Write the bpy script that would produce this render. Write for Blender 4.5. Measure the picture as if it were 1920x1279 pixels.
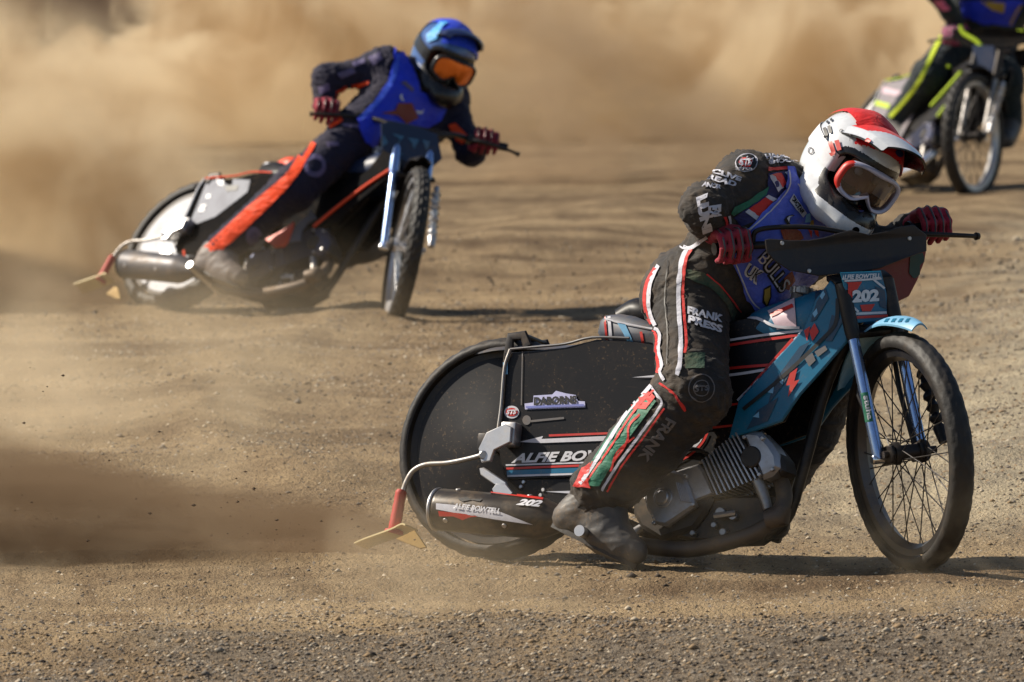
import bpy, bmesh, math, random
import numpy as np
from mathutils import Vector, Matrix, noise
from mathutils.bvhtree import BVHTree
from mathutils.geometry import delaunay_2d_cdt

R = math.radians
rng = np.random.default_rng(7)
random.seed(7)
scene = bpy.context.scene
for o in list(bpy.data.objects):
    bpy.data.objects.remove(o)

# ------------------------------------------------------------------ camera, sky, sun, exposure
PW, PH = 1920., 1279.
FPX, CAM_D, CAM_H, HORIZON, ROLL = 19500., 30., 2.28, -417., -.6
pitch = math.atan((PH/2-HORIZON)/FPX)
_r = R(ROLL)
cf = np.array([0, math.cos(pitch), -math.sin(pitch)])
_x = np.array([1., 0, 0]); _u = np.cross(_x, cf)
cR = math.cos(_r)*_x + math.sin(_r)*_u
cU = -math.sin(_r)*_x + math.cos(_r)*_u
cO = np.array([0, -CAM_D, CAM_H])
cam_data = bpy.data.cameras.new('camera')
cam = bpy.data.objects.new('camera', cam_data)
scene.collection.objects.link(cam)
cam.matrix_world = Matrix([[cR[0], cU[0], -cf[0], cO[0]], [cR[1], cU[1], -cf[1], cO[1]], [cR[2], cU[2], -cf[2], cO[2]], [0, 0, 0, 1]])
cam_data.sensor_width = 36.
cam_data.lens = FPX*36/PW
cam_data.clip_start = 1.
cam_data.clip_end = 3000.
cam_data.dof.use_dof = True
cam_data.dof.focus_distance = 30.0
cam_data.dof.aperture_fstop = 10.5
scene.camera = cam

SUN_EL, SUN_AZ = R(40), R(-77)          # azimuth of the sun measured from +Y (away from the camera) towards +X
sun_dir = Vector((math.sin(SUN_AZ)*math.cos(SUN_EL), math.cos(SUN_AZ)*math.cos(SUN_EL), math.sin(SUN_EL)))
world = bpy.data.worlds.new('World'); scene.world = world
world.use_nodes = True
wn = world.node_tree
sky = wn.nodes.new('ShaderNodeTexSky')
sky.sky_type = 'NISHITA'; sky.sun_disc = False
sky.sun_elevation = SUN_EL; sky.sun_rotation = SUN_AZ
sky.dust_density = 1.0
bg = wn.nodes['Background']
bg.inputs['Strength'].default_value = .066
wn.links.new(sky.outputs[0], bg.inputs[0])
sl = bpy.data.lights.new('sun', 'SUN')
sl.energy = 5.; sl.angle = R(.53); sl.color = (1., .91, .77)
so = bpy.data.objects.new('sun', sl); scene.collection.objects.link(so)
so.rotation_euler = sun_dir.to_track_quat('Z', 'Y').to_euler()
vs = scene.view_settings
vs.view_transform = 'Standard'; vs.look = 'None'; vs.gamma = 1; vs.use_curve_mapping = False
vs.exposure = .42
scene.render.engine = 'CYCLES'
cy = scene.cycles
cy.use_denoising = True
try:
    cy.denoiser = 'OPENIMAGEDENOISE'
except Exception:
    pass
cy.max_bounces = 6; cy.diffuse_bounces = 2; cy.glossy_bounces = 3; cy.transmission_bounces = 4; cy.volume_bounces = 2
cy.transparent_max_bounces = 16
cy.volume_step_rate = .45; cy.volume_max_steps = 160
cy.caustics_reflective = False; cy.caustics_refractive = False
cy.sample_clamp_indirect = 4
# ------------------------------------------------------------------ helpers: materials
COL = scene.collection
MATS = {}
def srgb(r, g, b):
    f = lambda c: (c/255/12.92) if c/255 <= .04045 else ((c/255+.055)/1.055)**2.4
    return (f(r), f(g), f(b), 1)
class NT:
    """small node-tree writer"""
    def __init__(s, m): s.t = m.node_tree
    def n(s, typ, **kw):
        x = s.t.nodes.new('ShaderNode'+typ)
        for k, v in kw.items(): setattr(x, k, v)
        return x
    def l(s, a, b): s.t.links.new(a, b)
    def math(s, op, a, b=None, c=None, clamp=False):
        x = s.n('Math', operation=op, use_clamp=clamp)
        for i, v in enumerate((a, b, c)):
            if v is None: continue
            if hasattr(v, 'is_output'): s.l(v, x.inputs[i])
            else: x.inputs[i].default_value = v
        return x.outputs[0]
    def mapr(s, v, a, b, c=0., d=1., smooth=True):
        x = s.n('MapRange', interpolation_type='SMOOTHSTEP' if smooth else 'LINEAR')
        s.l(v, x.inputs[0])
        for i, q in enumerate((a, b, c, d)): x.inputs[i+1].default_value = q
        return x.outputs[0]
    def noise(s, vec, scale, detail=4, rough=.55, dist=0.):
        x = s.n('TexNoise'); s.l(vec, x.inputs['Vector'])
        x.inputs['Scale'].default_value = scale; x.inputs['Detail'].default_value = detail
        x.inputs['Roughness'].default_value = rough; x.inputs['Distortion'].default_value = dist
        return x.outputs['Fac']
    def mapping(s, vec, scale=(1, 1, 1), loc=(0, 0, 0), rot=(0, 0, 0)):
        x = s.n('Mapping'); s.l(vec, x.inputs[0])
        x.inputs['Location'].default_value = loc; x.inputs['Scale'].default_value = scale; x.inputs['Rotation'].default_value = rot
        return x.outputs[0]
    def mix(s, f, a, b):
        x = s.n('Mix', data_type='RGBA')
        for sock, v in ((x.inputs[0], f), (x.inputs[6], a), (x.inputs[7], b)):
            if hasattr(v, 'is_output'): s.l(v, sock)
            else: sock.default_value = v
        return x.outputs[2]
    def bump(s, h, strength, dist=.01, normal=None):
        x = s.n('Bump'); s.l(h, x.inputs['Height'])
        x.inputs['Strength'].default_value = strength; x.inputs['Distance'].default_value = dist
        if normal is not None: s.l(normal, x.inputs['Normal'])
        return x.outputs[0]
DUST = srgb(150, 122, 88)
def mat(name, col, rough=.5, metal=0., dust=.25, bump=0., bscale=60, spec=.5, coat=0., emit=None, spatter=0.):
    """general surface: base colour, fine mottling, a film of track dust in patches, slight relief"""
    if name in MATS: return MATS[name]
    m = bpy.data.materials.new(name); m.use_nodes = True
    t = NT(m); b = m.node_tree.nodes['Principled BSDF']
    co = t.n('TexCoord').outputs['Object']
    n1 = t.noise(co, 9, 5, .6); n2 = t.noise(co, 70, 4, .6)
    c0 = tuple(col) if len(col) == 4 else tuple(col)+(1,)
    c = t.mix(t.mapr(n2, .3, .7, 0, .22), c0, tuple(x*.6 for x in c0[:3])+(1,))
    d = t.math('MULTIPLY', t.mapr(n1, .42, .72), t.mapr(n2, .3, .62))
    d = t.math('MULTIPLY', d, dust, clamp=True)
    d = t.math('ADD', d, dust*.16, clamp=True)
    c = t.mix(d, c, DUST)
    if spatter:        # dried flecks and wiped streaks of shale dust
        fl = t.math('MULTIPLY', t.mapr(t.noise(co, 95, 2, .6), .60, .66), t.mapr(n1, .40, .62))
        sk = t.math('MULTIPLY', t.mapr(t.noise(t.mapping(co, (5, 5, 34), rot=(0, R(20), 0)), 3.2, 4, .7), .60, .74), .25)
        c = t.mix(t.math('MULTIPLY', t.math('MAXIMUM', fl, sk), spatter), c, DUST)
    t.l(c, b.inputs['Base Color'])
    rr = t.math('ADD', t.math('MULTIPLY', d, .7), rough, clamp=True)
    t.l(t.math('MINIMUM', rr, .95), b.inputs['Roughness'])
    t.l(t.math('MULTIPLY', t.math('SUBTRACT', 1., d, clamp=True), metal), b.inputs['Metallic'])
    b.inputs['Specular IOR Level'].default_value = spec
    b.inputs['Coat Weight'].default_value = coat
    if bump:
        nb = t.noise(co, bscale, 4, .6)
        t.l(t.bump(nb, bump, .004), b.inputs['Normal'])
    if emit: b.inputs['Emission Color'].default_value = emit
    MATS[name] = m
    return m
def cloth(name, col, rough=.8, dust=.3, wrinkle=.5):
    """fabric: weave, long soft wrinkles, dust rubbed into it"""
    if name in MATS: return MATS[name]
    m = bpy.data.materials.new(name); m.use_nodes = True
    t = NT(m); b = m.node_tree.nodes['Principled BSDF']
    co = t.n('TexCoord').outputs['Object']
    n1 = t.noise(co, 7, 5, .6); n2 = t.noise(co, 40, 5, .65)
    w = t.noise(t.mapping(co, (1, 1, 2.2)), 16, 3, .5, 1.2)
    c = t.mix(t.mapr(n2, .3, .7, 0, .3), tuple(col[:3])+(1,), tuple(x*.55 for x in col[:3])+(1,))
    d = t.math('MULTIPLY', t.mapr(n1, .38, .7), t.mapr(n2, .25, .6))
    d = t.math('ADD', t.math('MULTIPLY', d, dust), dust*.15, clamp=True)
    t.l(t.mix(d, c, DUST), b.inputs['Base Color'])
    b.inputs['Roughness'].default_value = rough
    b.inputs['Specular IOR Level'].default_value = .35
    b.inputs['Sheen Weight'].default_value = .08
    h = t.math('ADD', t.math('MULTIPLY', w, 1.), t.math('MULTIPLY', n2, .25))
    t.l(t.bump(h, wrinkle, .02), b.inputs['Normal'])
    MATS[name] = m
    return m

# ------------------------------------------------------------------ helpers: projection
def ray(px, py):
    d = cf + cR*((px-PW/2)/FPX) - cU*((py-PH/2)/FPX)
    return d
def project(P):
    d = np.asarray(P)-cO; z = d@cf
    return np.stack([PW/2+FPX*(d@cR)/z, PH/2-FPX*(d@cU)/z], -1)

# ------------------------------------------------------------------ helpers: objects
def link(o, parent=None):
    COL.objects.link(o)
    if parent is not None: o.parent = parent
    return o
def tag(o, label=None, cat=None, group=None, kind=None):
    if label: o['label'] = label
    if cat: o['category'] = cat
    if group: o['group'] = group
    if kind: o['kind'] = kind
    return o
def empty(name, M):
    o = bpy.data.objects.new(name, None); o.empty_display_size = .1
    COL.objects.link(o); o.matrix_world = M
    return o
def finish(me, smooth=40):
    if smooth:
        me.shade_smooth()
        if smooth < 180: me.set_sharp_from_angle(angle=R(smooth))
def mesh_obj(name, V, F, mats, parent=None, smooth=40, fm=None):
    me = bpy.data.meshes.new(name)
    me.from_pydata([tuple(map(float, v)) for v in V], [], [tuple(map(int, f)) for f in F])
    for m in (mats if isinstance(mats, (list, tuple)) else [mats]): me.materials.append(m)
    if fm is not None: me.polygons.foreach_set('material_index', np.asarray(fm, np.int32))
    me.update()
    finish(me, smooth)
    o = bpy.data.objects.new(name, me)
    return link(o, parent)
def np_mesh(name, V, F, mats, parent=None, fm=None, smooth=180):
    me = bpy.data.meshes.new(name); k = F.shape[1]
    me.vertices.add(len(V)); me.vertices.foreach_set('co', np.asarray(V, np.float32).ravel())
    me.loops.add(F.size); me.loops.foreach_set('vertex_index', F.astype(np.int32).ravel())
    me.polygons.add(len(F)); me.polygons.foreach_set('loop_start', np.arange(0, F.size, k, dtype=np.int32))
    for m in (mats if isinstance(mats, (list, tuple)) else [mats]): me.materials.append(m)
    if fm is not None: me.polygons.foreach_set('material_index', np.asarray(fm, np.int32))
    me.update(calc_edges=True); me.validate()
    finish(me, smooth)
    return link(bpy.data.objects.new(name, me), parent)
class MB:
    """collects solids, then becomes ONE mesh object"""
    def __init__(s, T=None): s.V = []; s.F = []; s.M = []; s.T = T; s.mi = 0
    def add(s, V, F):
        V = np.asarray(V, float); b = len(s.V)
        if s.T is not None: V = s.T(V)
        s.V += [tuple(v) for v in V]
        s.F += [tuple(int(i)+b for i in f) for f in F]
        s.M += [s.mi]*len(F)
        return s
    def build(s, name, mats, parent=None, smooth=40):
        return mesh_obj(name, s.V, s.F, mats, parent, smooth, s.M)
    def box(s, c, size, rot=None, bev=.0):
        h = np.array(size)/2
        if bev <= 0:
            V = np.array([[x, y, z] for x in (-1, 1) for y in (-1, 1) for z in (-1, 1)])*h
            F = [(0, 1, 3, 2), (4, 6, 7, 5), (0, 4, 5, 1), (2, 3, 7, 6), (0, 2, 6, 4), (1, 5, 7, 3)]
        else:
            bm = bmesh.new(); bmesh.ops.create_cube(bm, size=1)
            for v in bm.verts: v.co = Vector((v.co.x*size[0], v.co.y*size[1], v.co.z*size[2]))
            bmesh.ops.bevel(bm, geom=list(bm.edges), offset=min(bev, min(size)*.45), segments=2, affect='EDGES', profile=.5)
            bm.verts.index_update()
            V = np.array([v.co for v in bm.verts]); F = [[v.index for v in f.verts] for f in bm.faces]; bm.free()
        if rot is not None: V = V@np.asarray(rot).T
        return s.add(V+np.array(c), F)
    def tube(s, pts, r, n=10, caps=True, sub=0, flat=None):
        P = np.array(pts, float)
        rr = np.full(len(P), r, float) if np.isscalar(r) else np.array(r, float)
        if sub: P, rr = catmull(P, rr, sub)
        V, F = sweep(P, rr, n, caps, flat)
        return s.add(V, F)
    def cyl(s, a, b, r, n=18, r2=None, bev=0.):
        a = np.array(a, float); b = np.array(b, float); r2 = r if r2 is None else r2
        if bev:
            d = (b-a)/np.linalg.norm(b-a)
            return s.tube([a, a, a+d*bev, b-d*bev, b, b], [1e-4, r-bev, r, r2, r2-bev, 1e-4], n, False)
        return s.tube([a, b], [r, r2], n)
    def ring(s, c, ax, R_, r, n=32, m=10):
        ax = np.array(ax, float); ax /= np.linalg.norm(ax)
        e = np.cross(ax, [0, 0, 1.]) if abs(ax[2]) < .9 else np.cross(ax, [1., 0, 0]); e /= np.linalg.norm(e); g = np.cross(ax, e)
        V = []; F = []
        for i in range(n):
            a = 2*math.pi*i/n; d = e*math.cos(a)+g*math.sin(a)
            for j in range(m):
                b = 2*math.pi*j/m; V.append(np.array(c)+d*(R_+r*math.cos(b))+ax*r*math.sin(b))
        for i in range(n):
            for j in range(m):
                F.append((i*m+j, i*m+(j+1) % m, ((i+1) % n)*m+(j+1) % m, ((i+1) % n)*m+j))
        return s.add(V, F)
    def plate(s, poly, thick, to3, bev=.004):
        """solid plate: 2-D outline (a,b), to3(a,b,t) -> 3-D, t in [0,thick]; rim slightly rounded"""
        P = np.array(poly, float)
        A = .5*np.sum(P[:, 0]*np.roll(P[:, 1], -1)-np.roll(P[:, 0], -1)*P[:, 1])
        if A < 0: P = P[::-1]
        n = len(P)
        def inset(d):
            e = np.roll(P, -1, 0)-P; e /= np.linalg.norm(e, axis=1)[:, None]+1e-9
            nr = np.stack([-e[:, 1], e[:, 0]], 1); pv = np.roll(nr, 1, 0); m = nr+pv
            m /= np.maximum(np.linalg.norm(m, axis=1)[:, None], .3)
            return P+m*d
        ib = inset(bev)
        L = [(ib, 0.), (P, bev), (P, thick-bev), (ib, thick)] if thick > 2.2*bev else [(P, 0.), (P, thick)]
        V = []; F = []
        for q, t in L: V += [to3(a, b, t) for a, b in q]
        for k in range(len(L)-1):
            for i in range(n):
                j = (i+1) % n
                F.append((k*n+i, k*n+j, (k+1)*n+j, (k+1)*n+i))
        tri = fill_poly(L[0][0])
        F += [t[::-1] for t in tri]
        b = (len(L)-1)*n
        F += [tuple(x+b for x in t) for t in tri]
        return s.add(V, F)
def fill_poly(P):
    from mathutils.geometry import tessellate_polygon
    return [tuple(t) for t in tessellate_polygon([[Vector((a, b, 0)) for a, b in P]])]
def catmull(P, rr, sub):
    P = np.asarray(P, float); rr = np.asarray(rr, float)
    Q = np.vstack([2*P[0]-P[1], P, 2*P[-1]-P[-2]]); q = np.r_[2*rr[0]-rr[1], rr, 2*rr[-1]-rr[-2]]
    o = []; ro = []
    for i in range(1, len(Q)-2):
        for k in range(sub):
            t = k/sub
            f = lambda a, b, c, d: .5*((2*b)+(-a+c)*t+(2*a-5*b+4*c-d)*t*t+(-a+3*b-3*c+d)*t**3)
            o.append(f(Q[i-1], Q[i], Q[i+1], Q[i+2])); ro.append(max(1e-4, f(q[i-1], q[i], q[i+1], q[i+2])))
    o.append(P[-1]); ro.append(rr[-1])
    return np.array(o), np.array(ro)
def smooth_line(pts, sub=6, closed=False):
    P = np.array(pts, float)
    if closed:
        Q = np.vstack([P[-1:], P, P[:2]]); o = []
        for i in range(1, len(Q)-2):
            for k in range(sub):
                t = k/sub
                o.append(.5*((2*Q[i])+(-Q[i-1]+Q[i+1])*t+(2*Q[i-1]-5*Q[i]+4*Q[i+1]-Q[i+2])*t*t+(-Q[i-1]+3*Q[i]-3*Q[i+1]+Q[i+2])*t**3))
        return np.array(o)
    return catmull(P, np.ones(len(P)), sub)[0]
def sweep(P, rr, n, caps=True, flat=None):
    T = np.gradient(P, axis=0) if len(P) > 2 else np.repeat((P[1]-P[0])[None], 2, 0)
    for i in range(len(T)):
        if np.linalg.norm(T[i]) < 1e-9: T[i] = T[i-1] if i else (P[-1]-P[0])
    if len(P) > 2 and np.linalg.norm(P[1]-P[0]) < 1e-9: T[0] = T[1] = P[2]-P[1]
    if len(P) > 2 and np.linalg.norm(P[-1]-P[-2]) < 1e-9: T[-1] = T[-2] = P[-2]-P[-3]
    T = T/np.linalg.norm(T, axis=1)[:, None]
    e = np.cross(T[0], [0, 0, 1.]);
    if np.linalg.norm(e) < .2: e = np.cross(T[0], [0, 1., 0])
    V = []; F = []
    for i in range(len(P)):
        e = e-T[i]*(e@T[i]); e /= np.linalg.norm(e); g = np.cross(T[i], e)
        for j in range(n):
            a = 2*math.pi*j/n
            V.append(P[i]+rr[i]*(e*math.cos(a)*(flat or 1)+g*math.sin(a)))
    for i in range(len(P)-1):
        for j in range(n):
            F.append((i*n+j, i*n+(j+1) % n, (i+1)*n+(j+1) % n, (i+1)*n+j))
    if caps:
        F.append(tuple(range(n))[::-1]); F.append(tuple((len(P)-1)*n+j for j in range(n)))
    return V, F

# ------------------------------------------------------------------ setting
def fbm(x, y, seed, octv=4):
    """cheap vectorised value noise"""
    g = np.random.default_rng(seed).random((256, 256)); out = 0; amp = 1; tot = 0
    for k in range(octv):
        xs = x*2**k+37.1*k; ys = y*2**k+11.7*k
        xi = np.floor(xs).astype(int); yi = np.floor(ys).astype(int); fx = xs-xi; fy = ys-yi
        fx = fx*fx*(3-2*fx); fy = fy*fy*(3-2*fy)
        a = g[xi % 256, yi % 256]; b = g[(xi+1) % 256, yi % 256]; c = g[xi % 256, (yi+1) % 256]; d = g[(xi+1) % 256, (yi+1) % 256]
        out = out+amp*((a*(1-fx)+b*fx)*(1-fy)+(c*(1-fx)+d*fx)*fy); tot += amp; amp *= .5
    return out/tot-.5
# banks of loose shale pushed up by earlier laps, as polylines on the track: (points, height, width)
RIDGES = [(smooth_line([(-1.2, 18.5, 0), (-.36, 20.1, 0), (.4, 24, 0), (1.2, 29, 0), (2.2, 36, 0)], 4)[:, :2], .085, .30),
          (smooth_line([(-1.0, 17.2, 0), (-.2, 18.5, 0), (.5, 21.9, 0), (1.6, 26, 0)], 4)[:, :2], .075, .25),
          (smooth_line([(1.0, 15.5, 0), (1.94, 21.5, 0), (2.7, 25, 0), (4., 30, 0)], 4)[:, :2], .11, .4),
          (smooth_line([(-.6, 14.5, 0), (-1.0, 11, 0), (-1.12, 8, 0), (-1.0, 5.5, 0), (-.6, 3.6, 0)], 4)[:, :2], .06, .2),
          (smooth_line([(1.9, 3, 0), (2.3, 6, 0), (2.5, 10, 0), (2.9, 16, 0), (3.4, 22, 0)], 4)[:, :2], .15, .7),
          (smooth_line([(-3.5, -2.6, 0), (-1.9, -2.1, 0), (-1.1, -2.5, 0), (-.3, -2.0, 0), (.6, -2.9, 0), (1.4, -2.7, 0), (2.8, -3.6, 0)], 4)[:, :2], .045, .3),
          (smooth_line([(-.05, .30, 0), (-.8, .62, 0), (-1.7, .9, 0), (-3., 1.1, 0)], 4)[:, :2], -.030, .09), (smooth_line([(-.1, .05, 0), (-.8, .34, 0), (-1.7, .6, 0), (-3., .8, 0)], 4)[:, :2], .032, .10),
          (smooth_line([(-1.6, 14.8, 0), (-2.4, 15.4, 0), (-4, 16, 0)], 4)[:, :2], .05, .14), (smooth_line([(1.3, -.9, 0), (.2, -.7, 0), (-1.2, -.75, 0), (-3, -.4, 0)], 4)[:, :2], .022, .08),
          (smooth_line([(3., 2.2, 0), (1., 3.4, 0), (-1., 4.6, 0), (-3, 5.2, 0)], 4)[:, :2], .04, .12), (smooth_line([(3.2, 8., 0), (1., 9.6, 0), (-.8, 10.4, 0), (-3, 10.6, 0)], 4)[:, :2], .05, .16)]
def ground_h(x, y):
    near = np.clip(1-np.abs(y-2)/44, 0, 1)*np.clip(1-np.abs(x)/14, 0, 1)
    h = .030*fbm(x*.5, y*1.0, 1, 3)+.020*fbm(x*1.6, y*2.4, 2, 3)
    h = h+.012*fbm(x*6, y*6, 3, 2)+.012*fbm(x*16, y*14, 5, 3)
    # churned lines left by passing tyres, lying along the direction of travel
    rut = fbm(x*.22+.3*fbm(x*.3, y*.3, 9, 2), y*2.2+.25*x, 4, 2)
    h = h+.030*np.clip(rut, -.25, .25)
    for pts, hh, w in RIDGES:
        P = np.array(pts); d = np.full(np.shape(x), 9.); wob = .25*fbm(x*1.3, y*1.3, 31, 2)
        for a, b in zip(P[:-1], P[1:]):
            ab = b-a; t = np.clip(((x-a[0])*ab[0]+(y-a[1])*ab[1])/(ab@ab), 0, 1)
            d = np.minimum(d, np.hypot(x-a[0]-t*ab[0], (y-a[1]-t*ab[1])*.6))
        h = h+hh*np.exp(-((d+wob)/w)**2)
    return h*near
def build_ground():
    xs = np.concatenate([[-900, -300, -100, -40, -20], np.arange(-9, -4, .06), np.arange(-4, 4.5, .022), np.arange(4.5, 10, .06), [20, 40, 100, 300, 900]])
    ys = np.concatenate([[-400, -100, -40, -20], np.arange(-9, -5, .06), np.arange(-5, 3, .02), np.arange(3, 16, .04), np.arange(16, 48, .1), [52, 60, 80, 120, 300, 1200]])
    X, Y = np.meshgrid(xs, ys)
    Z = ground_h(X, Y)
    nx, ny = len(xs), len(ys)
    V = np.stack([X, Y, Z], -1).reshape(-1, 3)
    i = np.arange(nx*ny).reshape(ny, nx)
    F = np.stack([i[:-1, :-1], i[:-1, 1:], i[1:, 1:], i[1:, :-1]], -1).reshape(-1, 4)
    me = bpy.data.meshes.new('track_ground')
    me.vertices.add(len(V)); me.vertices.foreach_set('co', V.astype(np.float32).ravel())
    me.loops.add(F.size); me.loops.foreach_set('vertex_index', F.astype(np.int32).ravel())
    me.polygons.add(len(F)); me.polygons.foreach_set('loop_start', np.arange(0, F.size, 4, dtype=np.int32))
    me.update(calc_edges=True); me.validate()
    me.shade_smooth()
    m = bpy.data.materials.new('shale'); m.use_nodes = True
    t = NT(m); b = m.node_tree.nodes['Principled BSDF']
    co = t.n('TexCoord').outputs['Object']
    st = t.mapping(co, (1.0, .30, 1))
    broad = t.noise(t.mapping(co, (.28, .6, 1)), 1., 4, .55, .6)
    mid = t.noise(st, 4.5, 6, .68, .4)
    fine = t.noise(t.mapping(co, (.8, .45, 1)), 42, 5, .7)
    grit = t.noise(t.mapping(co, (.8, .35, 1)), 130, 3, .7)
    c = t.mix(t.mapr(mid, .3, .72), srgb(124, 104, 79), srgb(168, 145, 112))
    c = t.mix(t.mapr(fine, .42, .75, 0, .5), c, srgb(92, 72, 52))
    band = t.noise(t.mapping(co, (.16, .75, 1), rot=(0, 0, R(-7))), 1.3, 3, .5, .5)     # darker and paler sweeps across the line
    c = t.mix(t.mapr(band, .50, .66, 0, .62), c, srgb(84, 64, 46))
    c = t.mix(t.mapr(band, .46, .34, 0, .45), c, srgb(182, 158, 122))
    # grey, washed-out shale towards the outside line; browner on the racing line
    sx = t.n('SeparateXYZ'); t.l(co, sx.inputs[0])
    wob = t.math('MULTIPLY', t.math('SUBTRACT', t.noise(t.mapping(co, (.75, .5, 1)), 1.4, 5, .65, 1.), .5), 6.)
    edge = t.math('ADD', t.math('MULTIPLY', sx.outputs[1], .8), t.math('ADD', t.math('MULTIPLY', sx.outputs[0], -.35), wob))
    grey_near = t.mapr(edge, -1.7, -2.6)
    grey_far = t.math('MULTIPLY', t.mapr(t.math('ADD', t.math('SUBTRACT', sx.outputs[0], t.math('MULTIPLY', sx.outputs[1], .10)), t.math('MULTIPLY', wob, .25)), .0, 1.1), t.mapr(sx.outputs[1], .0, 2.5))
    c = t.mix(t.math('MULTIPLY', grey_far, .9), c, t.mix(t.mapr(mid, .3, .7), srgb(142, 132, 114), srgb(192, 178, 150)))
    c = t.mix(t.math('MULTIPLY', grey_near, .8), c, t.mix(t.mapr(fine, .35, .65), srgb(70, 62, 54), srgb(142, 130, 114)))
    speck = t.mapr(grit, .62, .72)
    c = t.mix(t.math('MULTIPLY', speck, .45), c, srgb(196, 182, 160))
    dk = t.mapr(grit, .40, .30)
    c = t.mix(t.math('MULTIPLY', dk, .5), c, srgb(52, 42, 34))
    t.l(c, b.inputs['Base Color'])
    b.inputs['Roughness'].default_value = .95
    b.inputs['Specular IOR Level'].default_value = .15
    h = t.math('ADD', t.math('MULTIPLY', fine, 1.), t.math('MULTIPLY', grit, .5))
    n0 = t.bump(t.math('ADD', mid, 0.), .6, .03)
    t.l(t.bump(h, 1., .035, n0), b.inputs['Normal'])
    me.materials.append(m)
    o = link(bpy.data.objects.new('track_ground', me)); tag(o, kind='structure')
    return o
build_ground()

def build_stones():
    n = 120000
    # even density in the picture: stones thin out with distance
    u = rng.random(n)
    y = -4.8+np.power(u, 1.6)*26
    x = (rng.random(n)-.5)*2*(2.3+.06*(y+5))
    fg = fbm(x*.5, y*.9, 21, 3)+np.clip((-2.2-y)*.35, -.3, .6)+np.clip((x-.3)*.12, 0, .35)*(y > 1)
    keep = rng.random(n) < np.clip(.45+fg*1.8, .08, 1)
    x, y = x[keep], y[keep]; n = len(x)
    s = .0022+.0045*rng.random(n)**3+.007*(rng.random(n) < .02)*rng.random(n)
    s *= 1+.25*np.clip(y, 0, 20)/8
    base = np.array([[1, 0, 0], [-1, 0, 0], [0, 1, 0], [0, -1, 0], [0, 0, 1], [0, 0, -.6]], float)
    fb = np.array([[0, 2, 4], [2, 1, 4], [1, 3, 4], [3, 0, 4], [2, 0, 5], [1, 2, 5], [3, 1, 5], [0, 3, 5]])
    V = base[None]*(1+.5*(rng.random((n, 6, 1))-.5))*np.stack([s*1.7, s*1.2, s*.9], 1)[:, None]
    a = rng.random(n)*6.28
    ca, sa = np.cos(a)[:, None], np.sin(a)[:, None]
    V[:, :, 0], V[:, :, 1] = V[:, :, 0]*ca-V[:, :, 1]*sa, V[:, :, 0]*sa+V[:, :, 1]*ca
    V += np.stack([x, y, ground_h(x, y)+s*.25], 1)[:, None]
    F = (fb[None]+6*np.arange(n)[:, None, None]).reshape(-1, 3)
    V = V.reshape(-1, 3)
    me = bpy.data.meshes.new('loose_shale')
    me.vertices.add(len(V)); me.vertices.foreach_set('co', V.astype(np.float32).ravel())
    me.loops.add(F.size); me.loops.foreach_set('vertex_index', F.astype(np.int32).ravel())
    me.polygons.add(len(F)); me.polygons.foreach_set('loop_start', np.arange(0, F.size, 3, dtype=np.int32))
    cols = [mat('stone_tan', srgb(140, 118, 90), .9, dust=.2), mat('stone_grey', srgb(120, 112, 102), .9, dust=.15),
            mat('stone_dark', srgb(58, 50, 44), .9, dust=.1), mat('stone_pale', srgb(186, 172, 150), .9, dust=.1)]
    for m in cols: me.materials.append(m)
    k = rng.choice(4, n, p=[.4, .3, .18, .12])
    me.polygons.foreach_set('material_index', np.repeat(k, 8).astype(np.int32))
    me.update(calc_edges=True)
    o = link(bpy.data.objects.new('loose_shale', me))
    tag(o, 'small loose stones and clods of shale strewn over the brown track', 'gravel', kind='stuff')
build_stones()
def build_grit():
    n = 150000
    y = -4.5+np.power(rng.random(n), 1.25)*20; x = (rng.random(n)-.5)*2*(2.2+.05*(y+5))
    keep = rng.random(n) < np.clip(.42+1.9*fbm(x*.9, y*.6, 61, 3), .08, 1)
    x, y = x[keep], y[keep]; n = len(x)
    s = .0016+.0034*rng.random(n)**2
    s *= 1+.02*np.clip(y, 0, 20)
    base = np.array([[1, 0, 0], [0, 1, 0], [-1, 0, 0], [0, -1, 0], [0, 0, 1.]])
    fb = np.array([[0, 1, 4], [1, 2, 4], [2, 3, 4], [3, 0, 4]])
    V = base[None]*(1+.7*(rng.random((n, 5, 1))-.5))*np.stack([s*1.6, s*1.2, s*1.1], 1)[:, None]
    a = rng.random(n)*6.28; ca, sa = np.cos(a)[:, None], np.sin(a)[:, None]
    V[:, :, 0], V[:, :, 1] = V[:, :, 0]*ca-V[:, :, 1]*sa, V[:, :, 0]*sa+V[:, :, 1]*ca
    V += np.stack([x, y, ground_h(x, y)-s*.1], 1)[:, None]
    F = (fb[None]+5*np.arange(n)[:, None, None]).reshape(-1, 3)
    o = np_mesh('shale_grit', V.reshape(-1, 3), F, [MATS[k] for k in ('stone_tan', 'stone_grey', 'stone_dark', 'stone_pale')], None, np.repeat(rng.choice(4, n, p=[.45, .2, .25, .10]), 4), 0)
    tag(o, 'fine grit of crushed shale over the whole track', 'gravel', kind='stuff')
build_grit()

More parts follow.
